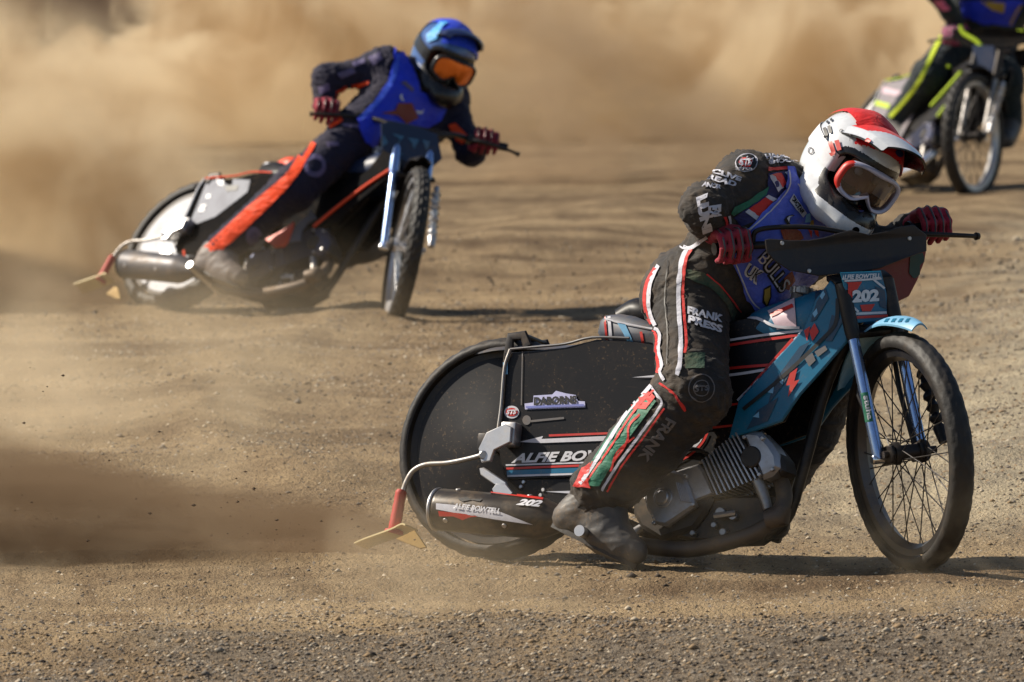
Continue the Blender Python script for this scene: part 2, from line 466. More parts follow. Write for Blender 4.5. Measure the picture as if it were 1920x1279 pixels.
def build_fence():
    root = empty('safety_fence', Matrix.Translation((0, 58, 0)))
    tag(root, 'dark maroon padded safety fence far behind the dust', 'fence')
    mr = mat('fence_maroon', srgb(88, 34, 40), .6, dust=.1)
    mk = mat('fence_kick', srgb(70, 66, 66), .7, dust=.3)
    pm = km = None
    for i in range(15):
        x = -15+i*2.02
        if pm is None:
            p = MB().box((0, 0, .75), (2., .5, 1.3), bev=.09).build('fence_panel', mr, root); pm = p.data
            k = MB().box((0, -.02, .06), (2., .4, .12), bev=.01).build('kick_board', mk, root); km = k.data
        else:
            p = link(bpy.data.objects.new('fence_panel', pm), root); k = link(bpy.data.objects.new('kick_board', km), root)
        p.location.x = x; k.location.x = x
build_fence()

# ------------------------------------------------------------------ dust in the air
def dust(name, label, lo, hi, dens, col, fn, aniso=.2, col2=None):
    """closed box filled with uneven dust; fn(t, co) -> density factor socket, co = world metres"""
    lo = np.array(lo, float); hi = np.array(hi, float)
    o = MB().box((lo+hi)/2, hi-lo).build(name, [], None, 0)
    m = bpy.data.materials.new(name); m.use_nodes = True
    nt = m.node_tree; nt.nodes.remove(nt.nodes['Principled BSDF'])
    t = NT(m)
    v = t.n('VolumePrincipled')
    v.inputs['Color'].default_value = tuple(col)+(1,) if len(col) == 3 else col
    v.inputs['Anisotropy'].default_value = aniso
    co = t.n('TexCoord').outputs['Object']
    f = fn(t, co)
    if col2:      # paler fines, darker soil-laden billows; their self-shadow contrast is put into the colour
        t.l(t.mix(t.mapr(t.noise(t.mapping(co, (1, .4, 1.1), (3, 1, 2)), 1.15, 4, .6, .8), .44, .60), tuple(col)+(1,), tuple(col2)+(1,)), v.inputs['Color'])
    t.l(t.math('MULTIPLY', f, dens), v.inputs['Density'])
    t.l(v.outputs[0], nt.nodes['Material Output'].inputs['Volume'])
    o.data.materials.append(m)
    tag(o, label, 'dust cloud', 'dust thrown up by the bikes', kind='stuff')
    return o
def xyz(t, co):
    s = t.n('SeparateXYZ'); t.l(co, s.inputs[0]); return s.outputs
def soft_box(t, co, lo, hi, m):
    s = xyz(t, co); out = None
    for i in range(3):
        if m[i][0]:
            q = t.mapr(s[i], lo[i], lo[i]+m[i][0]); out = q if out is None else t.math('MULTIPLY', out, q)
        if m[i][1]:
            q = t.mapr(s[i], hi[i], hi[i]-m[i][1]); out = q if out is None else t.math('MULTIPLY', out, q)
    return out
def build_dust():
    c = (.96, .80, .56)
    # A: the bank of dust hanging over the far side of the track
    lo, hi = (-6.5, 34, -.05), (8, 44, 1.7)
    def fa(t, co):
        n = t.noise(t.mapping(co, (.9, .35, 1.0)), 1.7, 6, .6, .6)
        sx = xyz(t, co)
        side = t.math('MULTIPLY', t.mapr(sx[0], -1.9, -2.9, 0, -.22), t.mapr(t.math('ADD', sx[2], t.math('MULTIPLY', sx[0], -.18)), .80, 1.15))
        thr = t.math('ADD', n, t.math('ADD', side, t.mapr(sx[2], 1.5, .1, -.08, .10)))
        f = t.mapr(thr, .46, .56, .01, 1.)
        return t.math('MULTIPLY', f, soft_box(t, co, lo, hi, ((1, 1), (2, 1), (0, .5))))
    dust('dust_cloud', 'broad bank of pale tan dust hanging across the far side of the track', lo, hi, 1.7, c, fa, .3, (.58, .40, .22))
    # B: the plume off the second bike's rear wheel
    lo2, hi2 = (-3.5, 15.2, -.05), (-1.0, 20.5, 1.5)
    def fb(t, co):
        n = t.noise(t.mapping(co, (1., .6, 1.)), 2.2, 6, .62, .7)
        s = xyz(t, co)
        up = t.math('ADD', t.math('MULTIPLY', t.math('ADD', s[0], 1.25), -1.0), .42)     # plume top rises away from the wheel
        sh = t.mapr(t.math('SUBTRACT', up, s[2]), -.25, .7)
        f = t.math('MULTIPLY', t.mapr(n, .43, .60, .04, 1.), sh)
        return t.math('MULTIPLY', f, soft_box(t, co, lo2, hi2, ((1., .2), (.8, 1.), (0, .5))))
    dust('dust_cloud', 'tall tan plume of dust trailing behind the blue helmeted rider', lo2, hi2, 2.0, c, fb, .3, (.58, .40, .22))
    # C: heavy soil thrown low off the leading bike's rear wheel
    lo3, hi3 = (-2.2, -.05, -.05), (-.25, 1.7, .62)
    def fc(t, co):
        n = t.noise(t.mapping(co, (.32, .9, 2.0), rot=(0, R(-9), R(14))), 3.2, 6, .62, .5)
        s = xyz(t, co)
        up = t.math('ADD', t.math('MULTIPLY', t.math('ADD', s[0], .38), -.21), t.math('ADD', t.math('MULTIPLY', n, .14), .0))
        sh = t.mapr(t.math('SUBTRACT', up, s[2]), -.02, .08)
        f = t.math('MULTIPLY', t.mapr(n, .43, .60, .05, 1.), sh)
        return t.math('MULTIPLY', f, soft_box(t, co, lo3, hi3, ((.3, .10), (.5, .5), (0, .2))))
    dust('dust_cloud', 'low brown streak of soil blown back from the red deflector of the nearest bike', lo3, hi3, 7., (.30, .21, .13), fc, .0)
    # D: thin veil drifting over the track in front of the nearest bike
    lo4, hi4 = (-2.6, -3.4, -.05), (2.2, -1.2, .55)
    def fd(t, co):
        n = t.noise(t.mapping(co, (.9, .7, 1.), (.35, 0, .2)), 2.4, 5, .6, .7)
        return t.math('MULTIPLY', t.mapr(n, .52, .66, 0., 1.), soft_box(t, co, lo4, hi4, ((.5, .5), (.5, .4), (0, .45))))
    dust('dust_cloud', 'thin veil of dust drifting low over the track in front of the nearest bike', lo4, hi4, .42, c, fd)
    # G: heavy soil off the second bike
    lo7, hi7 = (-3.2, 14.4, -.05), (-1.62, 16.4, .9)
    def fg(t, co):
        n = t.noise(t.mapping(co, (.35, .9, 2.0), rot=(0, R(-9), R(20))), 2.8, 6, .62, .5)
        s = xyz(t, co)
        up = t.math('ADD', t.math('MULTIPLY', t.math('ADD', s[0], 1.72), -.30), t.math('MULTIPLY', n, .16))
        sh = t.mapr(t.math('SUBTRACT', up, s[2]), -.02, .12)
        f = t.math('MULTIPLY', t.mapr(n, .32, .60, .15, 1.), sh)
        return t.math('MULTIPLY', f, soft_box(t, co, lo7, hi7, ((.3, .12), (.3, .4), (0, .2))))
    dust('dust_cloud', 'low dark streak of soil blown back from the wheel of the orange trimmed bike', lo7, hi7, 4.5, (.30, .21, .13), fg, .0)
    # F: dark soil and dust off the third bike
    lo6, hi6 = (-.6, 27.6, -.05), (1.75, 30.5, 1.35)
    def ff(t, co):
        n = t.noise(t.mapping(co, (.9, .6, 1.1)), 2.2, 6, .6, .7)
        s = xyz(t, co)
        up = t.math('ADD', t.math('MULTIPLY', t.math('SUBTRACT', 1.9, s[0]), .62), .1)
        sh = t.mapr(t.math('SUBTRACT', up, s[2]), -.15, .4)
        f = t.math('MULTIPLY', t.mapr(n, .46, .62, .0, 1.), sh)
        return t.math('MULTIPLY', f, soft_box(t, co, lo6, hi6, ((.9, .3), (.5, .8), (0, .4))))
    dust('dust_cloud', 'dark brown smear of soil thrown back by the furthest bike', lo6, hi6, 1.6, (.50, .37, .24), ff, .1)
    # E: loose haze left hanging over the track between the first two bikes
    lo5, hi5 = (-3.2, 2.2, -.05), (-.1, 8.0, .8)
    def fe(t, co):
        n = t.noise(t.mapping(co, (.9, .5, 1.)), 2.0, 6, .62, .7)
        s = xyz(t, co)
        f = t.math('MULTIPLY', t.mapr(n, .44, .70, 0., 1.), t.mapr(s[0], -.2, -2.4, .1, 1.))
        return t.math('MULTIPLY', f, soft_box(t, co, lo5, hi5, ((.4, .5), (.8, .8), (0, .5))))
    dust('dust_cloud', 'wispy haze of dust left over the track between the first two bikes', lo5, hi5, 1.0, c, fe)
build_dust()

def build_clods():
    V = []; F = []
    base = np.array([[1, 0, 0], [-1, 0, 0], [0, 1, 0], [0, -1, 0], [0, 0, 1], [0, 0, -1.]], float)
    fb = [(0, 2, 4), (2, 1, 4), (1, 3, 4), (3, 0, 4), (2, 0, 5), (1, 2, 5), (3, 1, 5), (0, 3, 5)]
    for (ox, oy, n, yaw, L) in ((-.30, .35, 300, 27, 2.6), (-1.75, 14.9, 300, 43, 2.6)):
        for _ in range(n):
            t = rng.random()**1.3*L; sp = .05+.16*t
            x = ox-t*math.cos(R(yaw*.55))+rng.normal()*.03; y = oy+t*math.sin(R(yaw*.55))+rng.normal()*sp
            z = abs(rng.normal())*(.05+.16*t)+.02
            s = .0012+.0034*rng.random()**3
            b = len(V); q = base*(1+.6*(rng.random((6, 1))-.5))*s*[1.6, 1, .9]
            V += [tuple(v) for v in q+[x, y, z]]; F += [tuple(i+b for i in f) for f in fb]
    o = mesh_obj('flying_soil', V, F, mat('soil_clod', srgb(74, 56, 40), .9, dust=.1), None, 0)
    tag(o, 'specks of brown soil flying back from the spinning rear wheels', 'soil', kind='stuff')
build_clods()
# ------------------------------------------------------------------ bike poses (fitted): x, y, yaw towards the camera, lean, steer
RAKE = R(22)
HEADP = np.array([1.1022, 0, .785])
def rotm(axis, a):
    axis = np.array(axis, float); axis /= np.linalg.norm(axis)
    K = np.array([[0, -axis[2], axis[1]], [axis[2], 0, -axis[0]], [-axis[1], axis[0], 0]])
    return np.eye(3)+math.sin(a)*K+(1-math.cos(a))*K@K
class Pose:
    def __init__(s, x, y, yaw, lean, steer, z=0.):
        s.M = rotm((0, 0, 1), -R(yaw))@rotm((1, 0, 0), -R(lean)); s.t = np.array([x, y, z])
        s.Fm = rotm((-math.sin(RAKE), 0, math.cos(RAKE)), -R(steer))
    def mat(s):
        m = np.eye(4); m[:3, :3] = s.M; m[:3, 3] = s.t; return Matrix(m.tolist())
    def w(s, P): return np.asarray(P, float)@s.M.T+s.t
    def f(s, P): return (np.asarray(P, float)-HEADP)@s.Fm.T+HEADP      # steered front assembly -> chassis
    def fw(s, P): return s.w(s.f(P))
    def inv(s, P): return (np.asarray(P, float)-s.t)@s.M
    def at(s, px, py, v=0., fr=False, ax=1):
        """where the sight line of a pixel meets the plane (axis ax) = v of the chassis or of the front assembly"""
        o = s.M.T@(cO-s.t); d = s.M.T@ray(px, py)
        if fr: o = s.Fm.T@(o-HEADP)+HEADP; d = s.Fm.T@d
        return o+d*((v-o[ax])/d[ax])
P1 = Pose(-.066, .262, 27.3, 13.5, 40.4)
P2 = Pose(-1.525, 14.706, 43.0, 34.5, 43.0)
P3 = Pose(1.893, 27.28, 67.8, 27.3, 55.3)
def side(pts, y, pose=P1):
    """outline on the plane y of the chassis -> list of (x,z)"""
    return [tuple(pose.at(px, py, y)[[0, 2]]) for px, py in pts]
def frontal(pts, x, pose=P1):
    return [tuple(pose.at(px, py, x, True, 0)[[1, 2]]) for px, py in pts]

# ------------------------------------------------------------------ decals: flat print laid on real surfaces
def bvh_of(objs):
    V = []; F = []
    for o in objs:
        mw = o.matrix_world_cached if hasattr(o, 'matrix_world_cached') else world_mat(o)
        b = len(V)
        V += [mw@v.co for v in o.data.vertices]
        F += [[i+b for i in p.vertices] for p in o.data.polygons]
    return BVHTree.FromPolygons(V, F)
def world_mat(o):
    m = o.matrix_basis.copy()
    p = o.parent
    while p is not None:
        m = p.matrix_basis@m; p = p.parent
    return m
def cast(tree, P, off):
    """pixel points -> points lying `off` in front of the surface the sight line meets"""
    out = []; ok = []
    o = Vector(cO)
    for px, py in P:
        d = Vector(ray(px, py)).normalized()
        h, nrm, i, dist = tree.ray_cast(o, d)
        if h is None: out.append(None); ok.append(False); continue
        if nrm.dot(d) > 0: nrm = -nrm
        out.append(h+nrm*off-d*off*.5); ok.append(True)
    return out, ok
def lay(name, tree, P, F, m, parent, off=.003):
    pts, ok = cast(tree, P, off)
    # drop faces that miss or that jump across a gap
    keep = []
    for f in F:
        if not all(ok[i] for i in f): continue
        q = [pts[i] for i in f]; pq = [P[i] for i in f]
        L = max((q[i]-q[i-1]).length for i in range(len(q)))
        lp = max(math.hypot(pq[i][0]-pq[i-1][0], pq[i][1]-pq[i-1][1]) for i in range(len(q)))/FPX*((q[0]-Vector(cO)).length)
        if L > lp*5+.012: continue
        keep.append(f)
    used = sorted({i for f in keep for i in f})
    if not used: print('decal missed', name); return None
    mp = {j: k for k, j in enumerate(used)}
    inv = world_mat(parent).inverted()
    V = [inv@pts[j] for j in used]
    return mesh_obj(name, V, [tuple(mp[i] for i in f) for f in keep], m, parent, 180)
def poly_grid(P, step):
    """outline in pixels -> triangles fine enough to follow a curved surface"""
    P = [tuple(p) for p in P]
    B = []
    for i in range(len(P)):
        a = np.array(P[i]); b = np.array(P[(i+1) % len(P)])
        n = max(1, int(np.linalg.norm(b-a)/step))
        B += [tuple(a+(b-a)*k/n) for k in range(n)]
    A = np.array(B); lo = A.min(0); hi = A.max(0)
    ins = []
    for x in np.arange(lo[0]+step*.5, hi[0], step):
        for y in np.arange(lo[1]+step*.5, hi[1], step):
            c = False; j = len(A)-1
            for i in range(len(A)):
                if (A[i, 1] > y) != (A[j, 1] > y) and x < (A[j, 0]-A[i, 0])*(y-A[i, 1])/(A[j, 1]-A[i, 1])+A[i, 0]: c = not c
                j = i
            if c and np.min(np.hypot(A[:, 0]-x, A[:, 1]-y)) > step*.45: ins.append((x, y))
    pts = [Vector(p) for p in B+ins]
    n = len(B)
    r = delaunay_2d_cdt(pts, [(i, (i+1) % n) for i in range(n)], [list(range(n))], 1, 1e-4)
    return [tuple(v) for v in r[0]], [tuple(f) for f in r[2]]
def patch(name, tree, P, m, parent, off=.003, step=9, curve=False):
    if curve: P = smooth_line(np.array([(a, b, 0) for a, b in P], float), 5, True)[:, :2]
    V, F = poly_grid(P, step)
    return lay(name, tree, V, F, m, parent, off)
def strip(name, tree, pts, w, m, parent, off=.003, step=8, sub=6):
    """a line of width w pixels"""
    Q = smooth_line(np.array([(a, b, 0) for a, b in pts], float), sub)[:, :2] if len(pts) > 2 else np.array(pts, float)
    L = np.r_[0, np.cumsum(np.linalg.norm(np.diff(Q, axis=0), axis=1))]
    n = max(2, int(L[-1]/step)+1)
    s = np.linspace(0, L[-1], n)
    C = np.stack([np.interp(s, L, Q[:, 0]), np.interp(s, L, Q[:, 1])], 1)
    T = np.gradient(C, axis=0); T /= np.linalg.norm(T, axis=1)[:, None]+1e-9
    N = np.stack([-T[:, 1], T[:, 0]], 1)
    ww = np.full(n, w, float) if np.isscalar(w) else np.interp(s/L[-1], np.linspace(0, 1, len(w)), w)
    V = [tuple(p) for k in (-.5, 0, .5) for p in C+N*ww[:, None]*k]
    F = []
    for k in range(2):
        for i in range(n-1): F.append((k*n+i, k*n+i+1, (k+1)*n+i+1, (k+1)*n+i))
    return lay(name, tree, V, F, m, parent, off)
_tc = {}
def text_mesh(s, bold=.03, shear=0., space=1.0):
    key = (s, bold, shear, space)
    if key in _tc: return _tc[key]
    c = bpy.data.curves.new('lettering', 'FONT'); c.body = s; c.size = 1; c.offset = bold; c.shear = shear; c.resolution_u = 3
    c.space_character = space; c.space_line = .82
    c.fill_mode = 'FRONT'
    o = bpy.data.objects.new('lettering', c); COL.objects.link(o)
    me = o.to_mesh()
    V = np.array([v.co[:2] for v in me.vertices]); F = [tuple(p.vertices) for p in me.polygons]
    o.to_mesh_clear(); bpy.data.objects.remove(o); bpy.data.curves.remove(c)
    lo = V.min(0); hi = V.max(0)
    V = (V-lo)/(hi-lo)
    _tc[key] = (V, F)
    return V, F
def lettering(s, tree, quad, m, parent, off=.003, bold=.035, shear=0., name='lettering', space=1.0):
    """quad in pixels: top-left, top-right, bottom-right, bottom-left of the lettering"""
    V, F = text_mesh(s, bold, shear, space)
    a, b, c, d = [np.array(q, float) for q in quad]
    P = [tuple((a*(1-u)+b*u)*v+(d*(1-u)+c*u)*(1-v)) for u, v in V]
    return lay(name, tree, P, F, m, parent, off)
def disc(cx, cy, rx, ry, n=20, rot=0.):
    c, s = math.cos(rot), math.sin(rot)
    return [(cx+rx*math.cos(2*math.pi*i/n)*c-ry*math.sin(2*math.pi*i/n)*s, cy+rx*math.cos(2*math.pi*i/n)*s+ry*math.sin(2*math.pi*i/n)*c) for i in range(n)]

# ------------------------------------------------------------------ materials shared by the bikes
RUB = mat('tyre_rubber', (.011, .0105, .0105), .6, dust=.10, bump=.3, bscale=90)
BLK = mat('black_plastic', (.005, .005, .007), .42, dust=.03, spec=.25, spatter=.18)
BLKM = mat('black_metal', (.02, .02, .022), .42, .6, dust=.12)
ALU = mat('aluminium', (.55, .55, .56), .38, 1., dust=.3)
ALUD = mat('dusty_cast_alloy', (.46, .46, .48), .38, .85, dust=.25, bump=.3)
CHR = mat('bright_chrome', (.85, .86, .9), .12, 1., dust=.05)
STEEL = mat('dull_steel', (.38, .37, .36), .42, 1., dust=.35)
WHITE = mat('white_print', (.66, .66, .70), .45, dust=.12)
REDP = mat('red_print', srgb(200, 34, 28), .42, dust=.15)
TEAL = mat('teal_print', srgb(6, 104, 140), .36, dust=.08, spatter=.15)
TEALD = mat('dark_teal_print', srgb(8, 62, 92), .4, dust=.2)
GREEN = mat('green_print', srgb(18, 110, 84), .5, dust=.2)
REDG = mat('red_rubber', srgb(178, 40, 34), .55, dust=.2)
FLAP = mat('cream_flap', srgb(236, 216, 160), .55, dust=.3)
LBLUE = mat('pale_blue_print', srgb(120, 178, 214), .45, dust=.1)

def lathe_y(prof, n, c=(0, 0, 0), close=True):
    """profile (radius, y) spun about the y axis through c"""
    V = []; F = []; m = len(prof)
    for i in range(n):
        a = 2*math.pi*i/n
        for r, y in prof: V.append((c[0]+r*math.cos(a), c[1]+y, c[2]+r*math.sin(a)))
    for i in range(n):
        j = (i+1) % n
        for k in range(m if close else m-1):
            F.append((i*m+k, j*m+k, j*m+(k+1) % m, i*m+(k+1) % m))
    return V, F
def tyre_mesh(Ro, w, h, seg, knob, T):
    prof = []
    nb = 22
    for k in range(nb):
        b = -math.pi*.62+2*math.pi*.62*k/(nb-1)              # outside of the carcass
        prof.append((Ro-h/2+h/2*math.cos(b), w/2*math.sin(b)*1.0, abs(b)))
    V = []; F = []
    for i in range(seg):
        a = 2*math.pi*i/seg
        for k, (r, y, b) in enumerate(prof):
            d = 0
            if b < 1.35 and knob:
                row = k//3 if k <= nb//2 else (nb-1-k)//3
                blk = ((i+row*2) % 6) < 4 and (k % 3 != 0 or k in (nb//2-1, nb//2))
                d = 0 if blk else -knob
            V.append(((r+d)*math.cos(a), y, (r+d)*math.sin(a)))
    m = nb
    for i in range(seg):
        j = (i+1) % seg
        for k in range(m): F.append((i*m+k, j*m+k, j*m+(k+1) % m, i*m+(k+1) % m))
    return T(V), F
def build_wheel(name, root, T, Ro, w, h, seg, knob, rim_mat, disc_mat=None, nspoke=0, rim_r=None, spoke_mat=None, hub_mat=None):
    rim_r = Ro-h
    hub = MB(T)
    hub.add(*lathe_y([(.001, -.055), (.03, -.055), (.034, -.045), (.034, -.038), (.022, -.034), (.022, .034), (.034, .038), (.034, .045), (.03, .055), (.001, .055)], 24, close=False))
    hub.tube([(0, -.085, 0), (0, .085, 0)], .011, 12)
    wh = hub.build(name, hub_mat or BLKM, root)
    V, F = tyre_mesh(Ro, w, h, seg, knob, T)
    mesh_obj('tyre', V, F, RUB, wh, 38)
    rm = MB(T)
    rm.add(*lathe_y([(rim_r+.012, -w*.33), (rim_r+.012, -w*.28), (rim_r-.004, -w*.24), (rim_r-.014, 0), (rim_r-.004, w*.24), (rim_r+.012, w*.28), (rim_r+.012, w*.33), (rim_r-.008, w*.30), (rim_r-.022, 0), (rim_r-.008, -w*.30)], 96))
    rm.build('rim', rim_mat, wh)
    if disc_mat:
        for sg in (-1, 1):
            d = MB(T)
            pr = [(.03, .062), (.06, .058), (.12, .05), (.19, .038), (rim_r-.006, .03), (rim_r-.004, .026), (.12, .044), (.03, .056)]
            d.add(*lathe_y([(r, sg*y) for r, y in pr], 72))
            d.build('wheel_disc', disc_mat, wh)
    me = None
    for i in range(nspoke):
        # crossed wire spokes: each its own object
        a = 2*math.pi*i/nspoke; sg = 1 if i % 2 else -1
        off = .62*(1 if (i//2) % 2 else -1)
        p0 = np.array([.032*math.cos(a+off), sg*.040, .032*math.sin(a+off)]); p1 = np.array([(rim_r-.014)*math.cos(a), sg*.006, (rim_r-.014)*math.sin(a)])
        p0, p1 = T(np.array([p0, p1]))
        d = Vector(p1-p0)
        if me is None:
            me = MB().tube([(0, 0, 0), (0, 0, 1)], .0019, 6).build('spoke', spoke_mat or STEEL, wh); o = me; L0 = 1.; me = me.data
        else:
            o = link(bpy.data.objects.new('spoke', me), wh)
        o.matrix_basis = Matrix.Translation(Vector(p0))@d.to_track_quat('Z', 'Y').to_matrix().to_4x4()@Matrix.Diagonal((1, 1, d.length, 1))
    return wh

def build_bike(pose, c, label):
    """c: colours of this machine"""
    root = empty('speedway_motorcycle', pose.mat())
    tag(root, label, 'motorcycle', 'speedway motorcycles in the race')
    B = dict(root=root, pose=pose)
    N = lambda P: np.asarray(P, float)
    FT = lambda P: pose.f(P)
    # --- wheels
    B['rear'] = build_wheel('rear_wheel', root, lambda P: N(P)+[0, 0, .33], .33, .10, c.get('rear_h', .078), 198, c['knob']*1.1, c['rim_r'], c['disc'], 0)
    B['front'] = build_wheel('front_wheel', root, lambda P: FT(N(P)+[1.34, 0, .347]), .347, .072, .062, 234, c['knob'], c['rim_f'], None, 36, spoke_mat=c['spoke'], hub_mat=c['hub'])
    # --- frame
    f = MB()
    ax = np.array([-math.sin(RAKE), 0, math.cos(RAKE)])
    f.tube([HEADP-ax*.06, HEADP+ax*.10], .027, 16)
    f.tube([HEADP+ax*.07, (.9, 0, .72), (.6, 0, .62), (.40, 0, .60), (.2, 0, .58)], .017, 12, sub=4)
    f.tube([HEADP-ax*.04, (1.03, 0, .55), (.98, 0, .30), (.93, 0, .13), (.8, 0, .085), (.55, 0, .085), (.42, 0, .12)], .017, 12, sub=4)
    for s in (-1, 1):
        f.tube([(.42, s*.05, .12), (.25, s*.085, .22), (0, s*.09, .33)], .012, 10, sub=4)
        f.tube([(.45, s*.03, .60), (.2, s*.085, .45), (0, s*.09, .33)], .011, 10, sub=4)
        f.box((0, s*.092, .33), (.07, .012, .06), bev=.004)
        f.tube([(.95, s*.03, .68), (.72, s*.05, .40), (.55, s*.05, .12)], .012, 10, sub=3)
    B['frame'] = f.build('frame', c['frame'], root)
    # --- side cover (right, the one seen; left mirrored)
    sp = side([(946, 662), (1000, 658), (1060, 652), (1120, 637), (1180, 640), (1260, 652), (1262, 800), (1240, 885), (1100, 896), (952, 900), (938, 868), (934, 800)], -.112)
    for sg in (-1, 1):
        pl = MB().plate(sp, .010, lambda a, b, t, sg=sg: (a, sg*(.104+t+.02*max(0, a-.1)*(1-a)), b), .003)
        o = pl.build('side_cover', c['cover'], root, 30)
        if sg < 0: B['cover'] = o
    st = MB()
    e = [pose.M*0 if False else P1.at(px, py, -.121) for px, py in [(957, 655), (946, 690), (940, 760), (934, 805)]]
    st.tube(e, .005, 8, sub=4); st.build('edge_strip', c['edge'], B['cover'])
    te = [P1.at(px, py, -.119) for px, py in [(957, 655), (1000, 651), (1060, 645), (1110, 633), (1180, 634)]]
    MB().tube(te, .004, 8, sub=4).build('edge_strip', c['edge2'], B['cover'])
    # --- cover under the tank and the long diagonal panel
    mp = side([(1240, 642), (1330, 610), (1400, 596), (1500, 610), (1545, 640), (1470, 790), (1372, 826), (1330, 868), (1270, 880), (1225, 878)], -.10)
    B['mid'] = MB().plate(mp, .012, lambda a, b, t: (a, -.086-t, b), .003).build('mid_cover', c['mid'], root, 30)
    MB().plate(mp, .012, lambda a, b, t: (a, .086+t, b), .003).build('mid_cover', c['mid'], root, 30)
    dp = side([(1528, 562), (1556, 526), (1572, 540), (1590, 610), (1588, 640), (1545, 690), (1500, 740), (1465, 790), (1420, 806), (1366, 822), (1384, 751), (1440, 690), (1506, 617)], -.115)
    B['diag'] = MB().plate(dp, .014, lambda a, b, t: (a, -.102-t, b), .004).build('front_panel', c['diag'], root, 30)
    MB().plate(dp, .014, lambda a, b, t: (a, .102+t, b), .004).build('front_panel', c['diag'], root, 30)
    # --- fuel tank with filler
    tk = MB()
    tk.tube([(.76, 0, .665), (.80, 0, .675), (.90, 0, .70), (1.0, 0, .725), (1.07, 0, .75), (1.095, 0, .755)], [.02, .07, .085, .09, .07, .02], 24, sub=5, flat=1.25)
    B['tank'] = tk.build('fuel_tank', c['tank'], root, 60)
    fc = P1.at(1497, 585, -.05)
    fl = MB(); fl.tube([fc+[0, 0, -.05], fc+[0, 0, .035], fc+[.004, 0, .05]], [.026, .026, .03], 18)
    fo = fl.build('filler_neck', c['filler'], B['tank'])
    kc = MB(); top = fc+[.004, 0, .05]
    V = []; F = []
    kc.cyl(top, top+[.002, 0, .022], .031, 28, bev=.004)
    for i in range(14):
        a = 2*math.pi*i/14; kc.box(top+[.031*math.cos(a), .031*math.sin(a), .011], (.006, .006, .018), rotm((0, 0, 1), a))
    kc.box(top+[0, 0, .024], (.03, .008, .006), bev=.002)
    kc.build('filler_cap', STEEL, B['tank'])
    # --- seat
    se = side([(1117, 622), (1122, 600), (1132, 590), (1160, 587), (1188, 592), (1222, 606), (1262, 620), (1264, 655), (1200, 648), (1124, 636)], -.10)
    sm = MB(); sm.plate(se, .2, lambda a, b, t: (a, -.1+t, b), .014)
    B['seat'] = sm.build('seat', c['seat'], root, 50)
    sd = MB(); sd.tube([(.345, -.02, .715), (.40, 0, .735), (.47, 0, .725), (.52, 0, .70)], [.03, .05, .05, .02], 16, sub=4, flat=1.3)
    sd.build('seat_pad', c['pad'], B['seat'], 60)
    # --- rear mudguard, bracket
    mg = []
    zz = smooth_line([(-.13, 0, .625), (-.05, 0, .632), (.07, 0, .640), (.2, 0, .640), (.32, 0, .655)], 5)
    V = []; F = []
    ny = 9
    for x, _, z in zz:
        for j in range(ny):
            u = -1+2*j/(ny-1); wd = .075*min(1, .35+(x+.13)*6)
            V.append((x, u*wd, z-.022*u*u))
    n0 = len(V)
    V += [(a, b, cc-.004) for a, b, cc in V]
    for i in range(len(zz)-1):
        for j in range(ny-1):
            q = (i*ny+j, i*ny+j+1, (i+1)*ny+j+1, (i+1)*ny+j); F.append(q); F.append(tuple(k+n0 for k in q[::-1]))
    for i in range(len(zz)-1):
        for j in (0, ny-1): F.append((i*ny+j, (i+1)*ny+j, (i+1)*ny+j+n0, i*ny+j+n0))
    for j in range(ny-1):
        for i in (0, len(zz)-1): F.append((i*ny+j, i*ny+j+1, i*ny+j+1+n0, i*ny+j+n0))
    mesh_obj('rear_mudguard', V, F, c['mud'], root, 40)
    br = MB()
    q = [P1.at(px, py, -.07) for px, py in [(950, 700), (954, 660), (958, 632), (982, 629), (990, 650)]]
    br.tube(q, .009, 8, flat=1.8); br.tube([p*[1, -1, 1] for p in q], .009, 8, flat=1.8)
    for k in (2, 3): br.tube([q[k], q[k]*[1, -1, 1]], .008, 8)
    br.build('rear_bracket', BLKM, root)
    # --- dirt deflector
    y0 = -.16
    A = lambda px, py, y=y0: P1.at(px, py, y)
    hg = MB()
    hg.plate(side([(905, 868), (900, 842), (915, 812), (950, 796), (962, 802), (960, 830), (930, 845), (922, 866)], y0), .016, lambda a, b, t: (a, y0-.012+t, b), .003)
    hg.box(P1.at(958, 815, -.135), (.05, .05, .07), bev=.008)
    hg.cyl(A(906, 853, -.176), A(906, 853, -.135), .013, 18, bev=.003)
    df = hg.build('dirt_deflector', c['bracket'], root)
    rod = MB(); rod.tube([A(*p) for p in [(905, 853), (880, 860), (840, 868), (800, 871), (776, 882), (762, 903), (753, 930)]], .0075, 12, sub=6)
    rod.build('rod', STEEL, df)
    gp = MB()
    g0, g1 = A(753, 918), A(738, 1000)
    g = [g0+(g1-g0)*k for k in (0, .06, .1, .2, .3, .4, .5, .6, .7, .8, .9, .93, 1.)]
    gp.tube(g, [.012, .017, .0165, .017, .016, .0175, .0165, .018, .017, .0185, .0175, .027, .029], 16)
    gp.build('grip', REDG, df)
    fp = MB()
    pr = [A(*p)[[0, 2]] for p in [(672, 1020), (690, 1012), (715, 1003), (742, 993), (760, 984), (768, 986)]]
    V = []; F = []
    ys = np.linspace(-.19, -.12, 8)
    prs = smooth_line([(a, 0, b) for a, b in pr], 3)
    for x, _, z in prs:
        for yy in ys: V.append((x+.10*(yy+.20), yy, z-.10*max(0, yy+.17)))
    n0 = len(V); V += [(a, b, cc-.005) for a, b, cc in V]; ny = len(ys)
